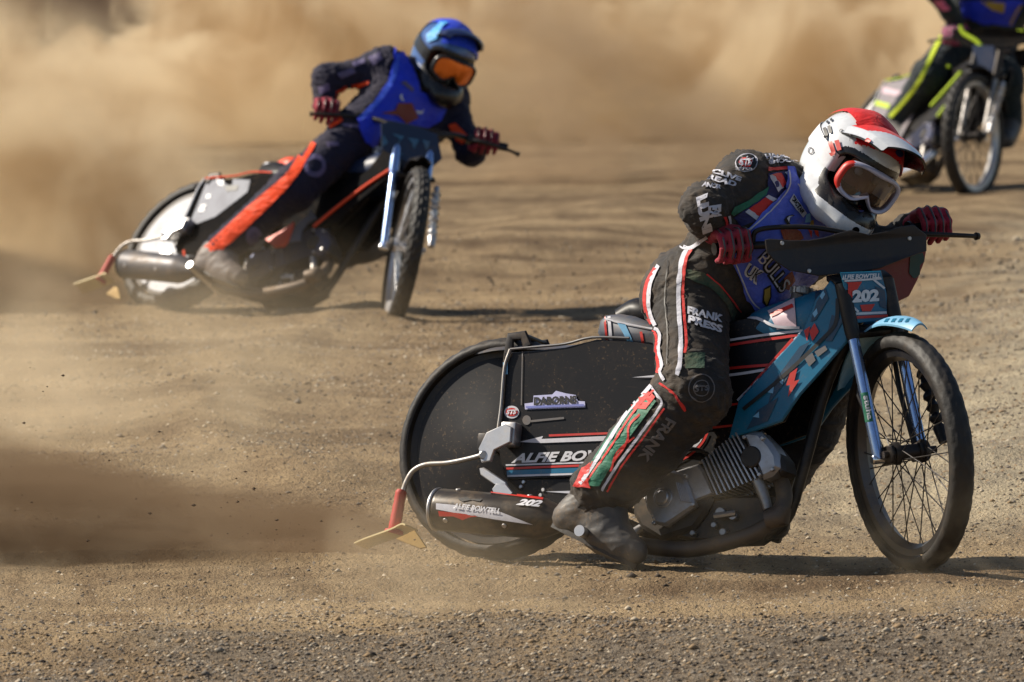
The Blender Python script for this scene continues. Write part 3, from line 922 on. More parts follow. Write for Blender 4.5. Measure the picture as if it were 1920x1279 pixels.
    for i in range(len(prs)-1):
        for j in range(ny-1):
            q = (i*ny+j, i*ny+j+1, (i+1)*ny+j+1, (i+1)*ny+j); F.append(q); F.append(tuple(k+n0 for k in q[::-1]))
        for j in (0, ny-1): F.append((i*ny+j, (i+1)*ny+j, (i+1)*ny+j+n0, i*ny+j+n0))
    for j in range(ny-1):
        for i in (0, len(prs)-1): F.append((i*ny+j, i*ny+j+1, i*ny+j+1+n0, i*ny+j+n0))
    mesh_obj('flap', V, F, FLAP, df, 60)
    MB().plate(side([(745, 1012), (766, 987), (778, 992), (802, 1027), (790, 1030)], -.05), .01, lambda a, b, t: (a, -.06+t, b), .002).build('flap_stay', mat('ochre_plate', srgb(176, 140, 66), .6, dust=.3), df)
    MB().plate(side([(898, 878), (906, 876), (948, 903), (952, 916), (936, 916), (900, 890)], y0), .012, lambda a, b, t: (a, y0+t, b), .003).build('strut', ALU, df)
    # --- silencer and exhaust pipe
    m0, m1 = P1.at(818, 955, -.20), P1.at(1022, 972, -.20)
    d = (m1-m0)/np.linalg.norm(m1-m0)
    mf = MB(); r = .062
    mf.tube([m0, m0+d*.001, m0+d*.012, m0+d*.02, m1-d*.02, m1, m1+d*.06, m1+d*.10], [.03, r-.012, r-.002, r, r, r-.004, .034, .024], 36, False)
    B['muffler'] = mf.build('silencer', c['muffler'], root, 60)
    ec = MB(); ec.ring(m0+d*.004, d, r-.004, .006, 36, 8); ec.tube([m0-d*.014, m0-d*.012, m0+d*.01, m0-d*.006], [.020, .026, .026, .018], 24, False)
    ec.build('end_cap', c['endcap'], B['muffler'])
    for (a, b) in [(850, 981), (960, 991), (866, 913), (1000, 925)]:
        p = P1.at(a, b, -.20); k = ((p-m0)@d); cc = m0+d*k; v = p-cc; v -= d*(v@d)
        hgt = np.clip(v@np.array([0, 0, 1.])/r, -.95, .95)
        nrm = np.array([0, -math.sqrt(1-hgt**2), 0])+np.array([0, 0, hgt]); nrm -= d*(nrm@d); nrm /= np.linalg.norm(nrm)
        MB().cyl(cc+nrm*(r-.003), cc+nrm*(r+.004), .0075, 12, bev=.0015).build('bolt', ALU, B['muffler'])
    MB().plate(side([(925, 918), (933, 908), (950, 908), (964, 925), (960, 930), (928, 926)], -.19), .012, lambda a, b, t: (a, -.20+t, b), .002).build('hanger', ALU, B['muffler'])
    ep = MB()
    ep.tube([m1+d*.09, P1.at(1130, 1002, -.17), P1.at(1200, 1022, -.15), P1.at(1290, 1030, -.14), P1.at(1380, 1012, -.13), P1.at(1440, 985, -.11), P1.at(1470, 940, -.08), P1.at(1462, 898, -.04), P1.at(1445, 880, 0)], .024, 16, sub=5)
    ep.tube([P1.at(1440, 975, -.14), P1.at(1466, 968, -.14), P1.at(1472, 950, -.14)], [.03, .032, .02], 14)
    ep.build('exhaust_pipe', c['pipe'], root, 60)
    # --- engine
    e0, e1 = np.array([.60, .185]), np.array([.945, .338])
    du = (e1-e0)/np.linalg.norm(e1-e0); dv = np.array([-du[1], du[0]])
    E2 = lambda u, v: e0+du*u+dv*v
    def epoly(uv): return [tuple(E2(*p)) for p in uv]
    en = MB()
    en.plate(epoly([(-.12, .0), (-.10, .06), (-.04, .085), (.10, .075), (.13, .05), (.13, -.06), (.10, -.09), (.05, -.12), (-.06, -.11), (-.11, -.05)]), .17, lambda a, b, t: (a, -.095+t, b), .012)
    en.plate([(.52, .09), (.70, .06), (.86, .07), (.93, .12), (.92, .2), (.80, .2), (.6, .16)], .12, lambda a, b, t: (a, -.075+t, b), .01)
    B['engine'] = en.build('engine', c['engine'], root, 35)
    cv = MB(); cp = side([(1206, 922), (1216, 897), (1258, 880), (1280, 888), (1290, 912), (1303, 948), (1248, 986), (1228, 982), (1210, 950)], -.13)
    cv.plate(cp, .035, lambda a, b, t: (a, -.096-t, b), .009)
    bc = P1.at(1243, 933, -.131)
    cv.cyl(bc+[0, .01, 0], bc+[0, -.012, 0], .021, 24, bev=.004); cv.ring(bc+[0, -.001, 0], (0, 1, 0), .028, .003, 28, 8)
    for k in range(6):
        q = P1.at(1268+k*3.4, 905+k*1.2, -.132); q2 = P1.at(1278+k*3.4, 940+k*.5, -.132); cv.tube([q, q2], .003, 6)
    for k in range(3):
        cv.tube([P1.at(1222+k*9, 899-k*2, -.132), P1.at(1238+k*9, 892-k*2, -.132)], .003, 6)
    B['ecover'] = cv.build('crankcase_cover', c['engine2'], B['engine'], 35)
    for (a, b) in [(1252, 883), (1286, 893), (1300, 946), (1226, 981), (1209, 922)]:
        p = P1.at(a, b, -.131); MB().cyl(p+[0, .01, 0], p+[0, -.006, 0], .006, 10, bev=.0015).build('bolt', ALU, B['engine'])
    for k in range(9):
        p = P1.at(1209+k*2.6, 930+k*6, -.118); MB().box(p, (.005, .02, .006), bev=.001).build('cover_tooth', ALU, B['engine'])
    MB().plate(side([(1262, 884), (1308, 869), (1318, 880), (1338, 926), (1292, 944), (1280, 920)], -.11), .12, lambda a, b, t: (a, -.11+t, b), .008).build('barrel', c['engine2'], B['engine'], 35)
    fa, fb_ = np.array([[1315, 863], [1344, 929]], float), np.array([[1378, 812], [1424, 896]], float)
    for k in range(11):
        u = k/10; q = fa*(1-u)+fb_*u; w = np.array([3.2, -1.6])
        MB().plate(side([q[0], q[0]+w, q[1]+w, q[1]], -.115), .125, lambda a, b, t: (a, -.118+t, b), .001).build('cooling_fin', c['engine2'], B['engine'], 35)
    MB().plate(side([(1318, 880), (1384, 838), (1408, 880), (1340, 914)], -.10), .10, lambda a, b, t: (a, -.10+t, b), .004).build('cylinder', c['engine'], B['engine'], 35)
    hd = MB()
    hd.plate(side([(1391, 813), (1405, 806), (1424, 809), (1446, 832), (1458, 852), (1460, 876), (1446, 892), (1428, 898), (1418, 880)], -.12), .085, lambda a, b, t: (a, -.12+t, b), .014)
    B['head'] = hd.build('cylinder_head', c['engine2'], B['engine'], 35)
    rk = MB(); rk.plate(side([(1432, 822), (1452, 838), (1470, 862), (1474, 884), (1462, 892), (1452, 870), (1440, 845)], -.10), .09, lambda a, b, t: (a, -.105+t, b), .010); rk.build('rocker_cover', c['engine'], B['head'], 35)
    pc = P1.at(1408, 857, -.12)
    pm = MB(); pm.cyl(pc+[0, .02, 0], pc+[0, -.006, 0], .032, 26, bev=.004); pm.build('port_cover', c['engine'], B['head'])
    for (a, b) in [(1396, 820), (1430, 822), (1448, 880), (1424, 890)]:
        p = P1.at(a, b, -.121); MB().cyl(p+[0, .01, 0], p+[0, -.006, 0], .006, 10, bev=.0015).build('bolt', ALU, B['head'])
    hs = MB(); hs.tube([P1.at(1325, 850, -.10), P1.at(1300, 842, -.11), P1.at(1275, 850, -.10), P1.at(1262, 870, -.08)], .006, 8, sub=5); hs.build('oil_hose', BLKM, B['engine'])
    hs = MB(); hs.tube([P1.at(1390, 815, -.08), P1.at(1380, 790, -.07), P1.at(1350, 770, -.07)], .006, 8, sub=5); hs.build('spark_lead', BLKM, B['engine'])
    cb = MB(); cb.tube([(.83, .0, .37), (.76, .0, .42), (.70, .0, .44)], [.03, .034, .03], 16, sub=3); cb.build('carburettor', ALU, B['engine'])
    for (a, b, r_) in [(1352, 962, .016), (1376, 968, .013), (1357, 998, .011), (1340, 985, .009), (1258, 985, .007), (1300, 1000, .008)]:
        p = P1.at(a, b, -.09); MB().cyl(p+[0, .04, 0], p+[0, -.01, 0], r_, 16, bev=.002).build('engine_bolt', STEEL, B['engine'])
    lg = MB(); lg.tube([P1.at(1340, 968, -.1), P1.at(1380, 962, -.1)], .01, 8)
    lg.build('engine_mount', STEEL, B['engine']); lg = MB()
    lg.tube([P1.at(1420, 900, -.09), P1.at(1432, 930, -.09), P1.at(1440, 955, -.09)], [.02, .016, .014], 10)
    lg.build('oil_pipe', STEEL, B['engine'])
    # --- foot rest
    fr = MB(); p = P1.at(1086, 995, -.335)
    fr.tube([p*[1, 0, 1]+[0, -.10, 0], p], .0165, 18); fr.tube([p*[1, 0, 1]+[0, -.10, 0], (.5, -.05, .1)], .012, 10)
    fr.build('foot_rest', ALU, root)
    # --- chain
    ch = MB(); ch.tube([(-.03, .06, .33), (0, .06, .37), (.3, .06, .31), (.52, .06, .23), (.56, .06, .18), (.52, .06, .14), (.3, .06, .2), (0, .06, .29), (-.03, .06, .33)], .008, 6, sub=3)
    ch.build('chain', BLKM, root)
    # --- front assembly
    yl = .066; YL = {-1: .088, 1: .056}
    def leg_x(z): return np.interp(z, [.345, .845], [1.303, 1.172])+.010
    for sg in (-1, 1):
        yl = YL[sg]; lp = lambda z: (leg_x(z), sg*yl, z)
        L = MB(FT); L.tube([lp(.335), lp(.36), lp(.69)], [.015, .0165, .0165], 18)
        o = L.build('fork_leg', c['fork'], root)
        MB(FT).tube([lp(.68), lp(.70), lp(.84)], [.018, .022, .022], 18).build('fork_sleeve', c['sleeve'], o)
        MB(FT).cyl((leg_x(.345), sg*(yl-.02), .335), (leg_x(.345), sg*(yl+.022), .335), .014, 16, bev=.003).build('pivot_bolt', CHR, o)
        if sg < 0: B['leg'] = o
        k = MB(FT)
        k.plate([(1.285, .362), (1.30, .315), (1.36, .322), (1.372, .347), (1.36, .372), (1.33, .372)], .014, lambda a, b, t, sg=sg: (a, sg*(yl-.018-t*0.9), b), .003)
        k.tube([(1.31, sg*(yl-.02), .35), (1.215, sg*(yl-.005), .52), (1.20, sg*.05, .62)], .008, 10)
        k.build('leading_link', BLKM, root)
        b = MB(FT)
        zz = np.linspace(0, 1, 25); a0 = np.array([1.235, sg*.105, .635]); a1 = np.array([1.335, sg*.105, .41])
        b.tube([a0+(a1-a0)*z for z in zz], [.017+.006*math.sin(z*2*math.pi*7) for z in zz], 14)
        b.tube([a0-(a1-a0)*.12, a0], .012, 10); b.tube([a1, a1+(a1-a0)*.2], [.02, .014], 12)
        if sg > 0: b.build('shock_bellows', c['bellows'], root)
    for yc in ((1.125, 0, .85), (1.195, 0, .70)): MB(FT).box(yc, (.06, .19, .02), rotm((0, 1, 0), RAKE), .006).build('fork_yoke', BLKM, root)
    # handlebar
    hb = MB(FT)
    BX, BY, BZ = .955, c.get('by', .372), .972
    hb.tube([(BX, -BY, BZ), (BX+.01, -.26, BZ), (1.03, -.17, .962), (1.08, -.09, .93), (1.085, 0, .92), (1.08, .09, .93), (1.03, .17, .962), (BX+.01, .26, BZ), (BX, BY, BZ)], .0115, 12, sub=6)
    hb.tube([(1.03, -.17, .962), (1.03, .17, .962)], .007, 8)
    B['bar'] = hb.build('handlebar', c['bar'], root)
    for sg in (-1, 1):
        g = MB(FT); n = 14
        g.tube([(BX+.003*(1-t), sg*(BY-.104+.105*t), BZ) for t in np.linspace(0, 1, n)], [.017+.0018*(i % 2) for i in range(n)], 14)
        g.tube([(BX, sg*(BY-.114), BZ), (BX, sg*(BY-.106), BZ)], .026, 16)
        g.build('grip', BLK, B['bar'])
        l = MB(FT)
        l.tube([(1.0, sg*.245, BZ-.01), (1.03, sg*.30, BZ-.018), (1.03, sg*.40, BZ-.03), (1.015, sg*.45, BZ-.036)], [.011, .008, .007, .007], 10, sub=4)
        l.tube([(1.015, sg*.448, BZ-.036), (1.013, sg*.458, BZ-.037)], [.012, .010], 10)
        l.box((.985, sg*.245, BZ-.004), (.05, .035, .035), bev=.006)
        if sg > 0 or c.get('two_levers'): l.build('lever', BLKM, B['bar'])
    if c.get('cable'):
        MB(FT).tube([(.98, -.26, .98), (.99, -.25, 1.012), (1.02, -.2, 1.018), (1.06, -.1, 1.008), (1.09, .0, .98)], .0075, 10, sub=6).build('throttle_cable', BLKM, B['bar'])
    # bar cover
    cvx = 1.14
    cp = frontal([(1447, 449), (1455, 447), (1490, 450), (1524, 450), (1552, 445), (1576, 437), (1600, 431), (1634, 440), (1665, 434), (1696, 424), (1722, 421), (1748, 440), (1748, 470), (1700, 486), (1655, 503), (1610, 511), (1541, 517), (1490, 507), (1463, 488), (1450, 472)], cvx)
    if c.get('barcover'): B['barcover'] = MB(FT).plate(cp, .006, lambda a, b, t: (cvx-.35*a*a-.02+t, a, b), .002).build('bar_cover', c['barcover'], root, 40)
    fl = frontal([(1640, 506), (1690, 488), (1720, 465), (1750, 462), (1745, 490), (1730, 525), (1713, 555), (1689, 566), (1664, 556)], cvx-.06)
    if c.get('flare'): B['flare'] = MB(FT).plate(fl, .006, lambda a, b, t: (cvx-.08-.35*a*a+t, a, b), .002).build('cover_flare', c['flare'], root, 40)
    # number plate
    npx = 1.21
    nq = c.get('plate_px') and frontal(c['plate_px'], npx, pose) or frontal([(1576, 511), (1652, 508), (1662, 545), (1673, 598), (1640, 603), (1604, 606), (1592, 570)], npx)
    B['plate'] = MB(FT).plate(nq, .006, lambda a, b, t: (npx-t*.9, a, b), .002).build('number_plate', c['plate'], root, 40)
    # front mudguard
    V = []; F = []; ny = 9; angs = np.linspace(R(70), R(150), 20)
    for a in angs:
        for j in range(ny):
            u = -1+2*j/(ny-1); wd = .05*min(1, .5+(a-R(70))*2)
            r_ = .392-.018*u*u
            V.append((1.34+r_*math.cos(a), u*wd, .347+r_*math.sin(a)))
    n0 = len(V); V += [(1.34+(a-1.34)*.985, b, .347+(cc-.347)*.985) for a, b, cc in V]
    for i in range(len(angs)-1):
        for j in range(ny-1):
            q = (i*ny+j, i*ny+j+1, (i+1)*ny+j+1, (i+1)*ny+j); F.append(q); F.append(tuple(k+n0 for k in q[::-1]))
        for j in (0, ny-1): F.append((i*ny+j, (i+1)*ny+j, (i+1)*ny+j+n0, i*ny+j+n0))
    for j in range(ny-1):
        for i in (0, len(angs)-1): F.append((i*ny+j, i*ny+j+1, i*ny+j+1+n0, i*ny+j+n0))
    B['fmud'] = mesh_obj('front_mudguard', FT(V), F, c['fmud'], root, 40)
    return B
MATT = mat('matt_black_panel', (.006, .006, .007), .85, dust=.02, spec=.06, spatter=.2)
ORG = mat('orange_trim', srgb(236, 70, 22), .45, dust=.1)
SILV = mat('silver_print', srgb(92, 98, 116), .55, .0, dust=.1)
NAVY = mat('navy_print', srgb(16, 40, 74), .4, dust=.1)
NEON = mat('neon_trim', srgb(186, 214, 36), .5, dust=.1)
BLUEP = mat('bluish_chrome', srgb(160, 184, 226), .22, .9, dust=.04)
GREYP = mat('grey_plastic', srgb(70, 72, 80), .4, dust=.2)
ALUW = mat('polished_alloy_disc', (.30, .31, .34), .55, .35, dust=.1)
WHP = mat('white_plastic', (.75, .76, .78), .4, dust=.12)
PINKW = mat('pale_print', srgb(206, 180, 190), .45, dust=.15)
PURP = mat('grey_purple_print', srgb(128, 122, 128), .5, dust=.2)

bike1 = build_bike(P1, dict(rear_h=.056, rim_r=BLKM, disc=BLK, knob=.0025, rim_f=mat('dark_rim', (.08, .08, .085), .35, .9, dust=.2), spoke=BLKM, hub=BLKM, frame=BLKM, cover=BLK, edge=STEEL, edge2=GREYP, mid=BLK, diag=TEAL, tank=TEAL,
    filler=GREYP, seat=mat('seat_side', srgb(62, 72, 88), .5, dust=.3), pad=BLK, mud=GREYP, bracket=ALU, muffler=mat('black_silencer', (.015, .014, .014), .3, .3, dust=.3), endcap=ALU, pipe=mat('burnt_pipe', (.09, .075, .065), .5, .8, dust=.5),
    engine=mat('dark_engine_cast', (.04, .039, .039), .5, .6, dust=.3), engine2=ALUD, fork=BLUEP, sleeve=BLKM, bellows=BLK, bar=BLKM, cable=True, barcover=mat('matt_black_cover', (.012, .012, .016), .55, dust=.08), flare=mat('dark_red_print', srgb(120, 34, 26), .5, dust=.15), plate=TEAL, fmud=LBLUE),
    'black and teal motorcycle nearest the camera, ridden by the red helmeted rider')
bike2 = build_bike(P2, dict(by=.41, rim_r=BLKM, disc=ALUW, knob=.006, rim_f=ALU, spoke=ALU, hub=ALU, frame=BLKM, cover=MATT, edge=WHP, edge2=ORG, mid=MATT, diag=MATT, tank=NAVY,
    filler=ALU, seat=BLK, pad=ORG, mud=GREYP, bracket=ALU, muffler=mat('grey_silencer', (.10, .105, .12), .4, .5, dust=.35), endcap=BLKM, pipe=mat('burnt_pipe', (.09, .075, .065), .5, .8),
    engine=mat('dark_engine_cast', (.05, .048, .047), .5), engine2=mat('blue_grey_cast', srgb(62, 72, 100), .5, .6, dust=.35), fork=BLUEP, sleeve=BLUEP, bellows=ALU, bar=BLKM, plate=NAVY, fmud=BLK, two_levers=True, plate_px=[(714, 232), (736, 226), (790, 240), (820, 252), (829, 298), (804, 320), (770, 308), (716, 280)]),
    'dark motorcycle with orange trim and silver side panel leaning hard at left')
bike3 = build_bike(P3, dict(rim_r=ALU, disc=ALU, knob=.006, rim_f=ALU, spoke=BLKM, hub=BLKM, frame=BLKM, cover=PURP, edge=WHP, edge2=NEON, mid=BLK, diag=BLK, tank=BLK,
    filler=ALU, seat=GREYP, pad=WHP, mud=BLK, bracket=ALU, muffler=GREYP, endcap=ALU, pipe=CHR,
    engine=mat('dark_engine_cast', (.05, .048, .047), .5), engine2=mat('blue_grey_cast', srgb(62, 72, 100), .5), fork=STEEL, sleeve=BLKM, bellows=ALU, bar=NEON, barcover=MATT, flare=MATT, plate=NAVY, fmud=BLK, two_levers=True),
    'black motorcycle with neon yellow trim furthest back at the upper right')
bpy.context.view_layer.update()
# ------------------------------------------------------------------ bodies: signed-distance solids -> one continuous mesh
class SDF:
    def __init__(s): s.p = []
    def cap(s, a, b, r0, r1=None, k=.03, lab=0, op='+'):
        s.p.append(('cap', np.array(a, float), np.array(b, float), r0, r0 if r1 is None else r1, k, lab, op)); return s
    def chain(s, pts, rs, k=.03, lab=0):
        for i in range(len(pts)-1): s.cap(pts[i], pts[i+1], rs[i], rs[i+1], k, lab)
        return s
    def ell(s, c, r, Q=None, k=.03, lab=0, op='+'):
        s.p.append(('ell', np.array(c, float), np.array(r, float), np.eye(3) if Q is None else np.array(Q, float), None, k, lab, op)); return s
    def box(s, c, h, Q=None, rnd=.01, k=.01, lab=0, op='+'):
        s.p.append(('box', np.array(c, float), np.array(h, float), np.eye(3) if Q is None else np.array(Q, float), rnd, k, lab, op)); return s
    def bounds(s):
        lo = np.full(3, 9e9); hi = -lo
        for q in s.p:
            if q[7] == '-': continue
            if q[0] == 'cap':
                m = max(q[3], q[4]); a = np.minimum(q[1], q[2])-m; b = np.maximum(q[1], q[2])+m
            else:
                m = np.linalg.norm(q[2]) if q[0] == 'box' else q[2].max(); a = q[1]-m; b = q[1]+m
            lo = np.minimum(lo, a); hi = np.maximum(hi, b)
        return lo, hi
    @staticmethod
    def dist(q, P):
        if q[0] == 'cap':
            a, b = q[1].astype(np.float32), q[2].astype(np.float32); ab = b-a; L = float(ab@ab)+1e-12
            pa = P-a; h = np.clip((pa@ab)/L, 0, 1)
            return np.sqrt(np.maximum(((pa-h[..., None]*ab)**2).sum(-1), 1e-12))-(q[3]+(q[4]-q[3])*h)
        l = (P-q[1].astype(np.float32))@q[3].astype(np.float32)
        if q[0] == 'ell':
            r = q[2].astype(np.float32); k0 = np.sqrt(((l/r)**2).sum(-1)); k1 = np.sqrt(((l/(r*r))**2).sum(-1))+1e-9
            return k0*(k0-1)/k1
        d = np.abs(l)-(q[2]-q[4]).astype(np.float32)
        return np.sqrt((np.maximum(d, 0)**2).sum(-1))+np.minimum(d.max(-1), 0)-q[4]
    def field(s, h, off=0.):
        lo, hi = s.bounds(); lo = lo-3*h-off; hi = hi+3*h+off
        n = np.ceil((hi-lo)/h).astype(int)+1
        D = np.full(tuple(n), .2, np.float32)
        ax = [np.arange(n[i])*h+lo[i] for i in range(3)]
        for q in s.p:
            if q[0] == 'cap':
                m = max(q[3], q[4]); a = np.minimum(q[1], q[2])-m; b = np.maximum(q[1], q[2])+m
            else:
                m = np.linalg.norm(q[2]) if q[0] == 'box' else q[2].max(); a = q[1]-m; b = q[1]+m
            pad = q[5]+4*h+off
            i0 = np.clip(np.floor((a-pad-lo)/h).astype(int), 0, n-1); i1 = np.clip(np.ceil((b+pad-lo)/h).astype(int)+1, 1, n)
            sl = tuple(slice(i0[i], i1[i]) for i in range(3))
            P = np.stack(np.meshgrid(*[ax[i][sl[i]].astype(np.float32) for i in range(3)], indexing='ij'), -1)
            d = s.dist(q, P); e = D[sl]; k = q[5]
            if q[7] == '+':
                hh = np.clip(.5+.5*(e-d)/k, 0, 1); D[sl] = e+(d-e)*hh-k*hh*(1-hh)
            else:
                hh = np.clip(.5-.5*(e+d)/k, 0, 1); D[sl] = e+(-d-e)*hh+k*hh*(1-hh)
        return D-off, lo, h
    def mesh(s, h, off=0., smooth=2):
        D, lo, h = s.field(h, off)
        return surface_net(D, lo, h, smooth)
def surface_net(D, lo, h, smooth=2):
    n = D.shape; I = D < 0
    cs = [I[i:n[0]-1+i, j:n[1]-1+j, k:n[2]-1+k] for i in (0, 1) for j in (0, 1) for k in (0, 1)]
    cnt = sum(c.astype(np.int8) for c in cs)
    act = (cnt > 0) & (cnt < 8)
    idx = np.full(act.shape, -1, np.int64); A = np.argwhere(act); idx[act] = np.arange(len(A))
    S = np.zeros((len(A), 3)); C = np.zeros(len(A))
    corner = lambda i, j, k: D[A[:, 0]+i, A[:, 1]+j, A[:, 2]+k]
    for a in range(3):
        for u in (0, 1):
            for v in (0, 1):
                p = [0, 0, 0]; b, c = [q for q in range(3) if q != a]
                p[b] = u; p[c] = v; q = list(p); q[a] = 1
                d0 = corner(*p); d1 = corner(*q); m = (d0 < 0) != (d1 < 0)
                t = np.where(m, d0/np.where(d0 == d1, 1, d0-d1), 0)
                pt = np.tile(np.array(p, float), (len(A), 1)); pt[:, a] = t
                S[m] += pt[m]; C[m] += 1
    V = (A+S/np.maximum(C, 1)[:, None])*h+lo
    F = []
    for a in range(3):
        b, c = [(1, 2), (2, 0), (0, 1)][a]
        s0 = [slice(None)]*3; s1 = [slice(None)]*3; s0[a] = slice(0, n[a]-1); s1[a] = slice(1, n[a])
        X = I[tuple(s0)] != I[tuple(s1)]
        E = np.argwhere(X)
        E = E[(E[:, b] > 0) & (E[:, c] > 0) & (E[:, b] < n[b]-1) & (E[:, c] < n[c]-1)]
        inside = I[E[:, 0], E[:, 1], E[:, 2]]
        def cell(db, dc):
            Q = E.copy(); Q[:, b] += db; Q[:, c] += dc
            return idx[Q[:, 0], Q[:, 1], Q[:, 2]]
        q = np.stack([cell(-1, -1), cell(0, -1), cell(0, 0), cell(-1, 0)], 1)
        F.append(np.where(inside[:, None], q, q[:, ::-1]))
    F = np.vstack(F)
    for _ in range(smooth):
        acc = np.zeros_like(V); num = np.zeros(len(V))
        for i in range(4):
            for j in ((i+1) % 4, (i-1) % 4):
                np.add.at(acc, F[:, i], V[F[:, j]]); np.add.at(num, F[:, i], 1)
        V = V*.5+acc/np.maximum(num, 1)[:, None]*.5
    return V, F
def normals(V, F):
    N = np.zeros_like(V)
    fn = np.cross(V[F[:, 2]]-V[F[:, 0]], V[F[:, 3]]-V[F[:, 1]])
    for i in range(4): np.add.at(N, F[:, i], fn)
    return N/(np.linalg.norm(N, axis=1)[:, None]+1e-12)
def folds(V, F, limbs, amp=.006, seed=0.):
    """cloth: soft uneven folds, gathered across each limb and tighter at its joints"""
    N = normals(V, F); d = np.zeros(len(V))
    best = np.full(len(V), 9.); S = np.zeros(len(V)); near = np.zeros(len(V)); DIR = np.zeros((len(V), 3)); DIR[:, 2] = 1
    for a, b, tight in limbs:
        a = np.array(a); b = np.array(b); ab = b-a; L = np.linalg.norm(ab); u = ab/L
        t = np.clip((V-a)@u/L, 0, 1); dist = np.linalg.norm(V-a-t[:, None]*ab, axis=1)
        m = dist < best; best[m] = dist[m]; S[m] = t[m]*L; DIR[m] = u
        e = np.minimum(t, 1-t)*L
        near[m] = tight*np.exp(-(e[m]/.09)**2)
    for i in range(len(V)):
        p = V[i]
        u = DIR[i]
        q = p+u*(p@u)*1.3                         # squeeze along the limb: folds run round it
        a = noise.noise(Vector(q*8+seed)); c = noise.noise(Vector(q*19+seed+5)); f = noise.noise(Vector(q*42+seed+9))
        d[i] = .75*max(0., 1-abs(a)*2.4)**2.2+(.35+.75*near[i])*max(0., 1-abs(c)*2.2)**2+.22*f+.25
    return V+N*(amp*(d-.6))[:, None]
def unit(v): v = np.array(v, float); return v/np.linalg.norm(v)

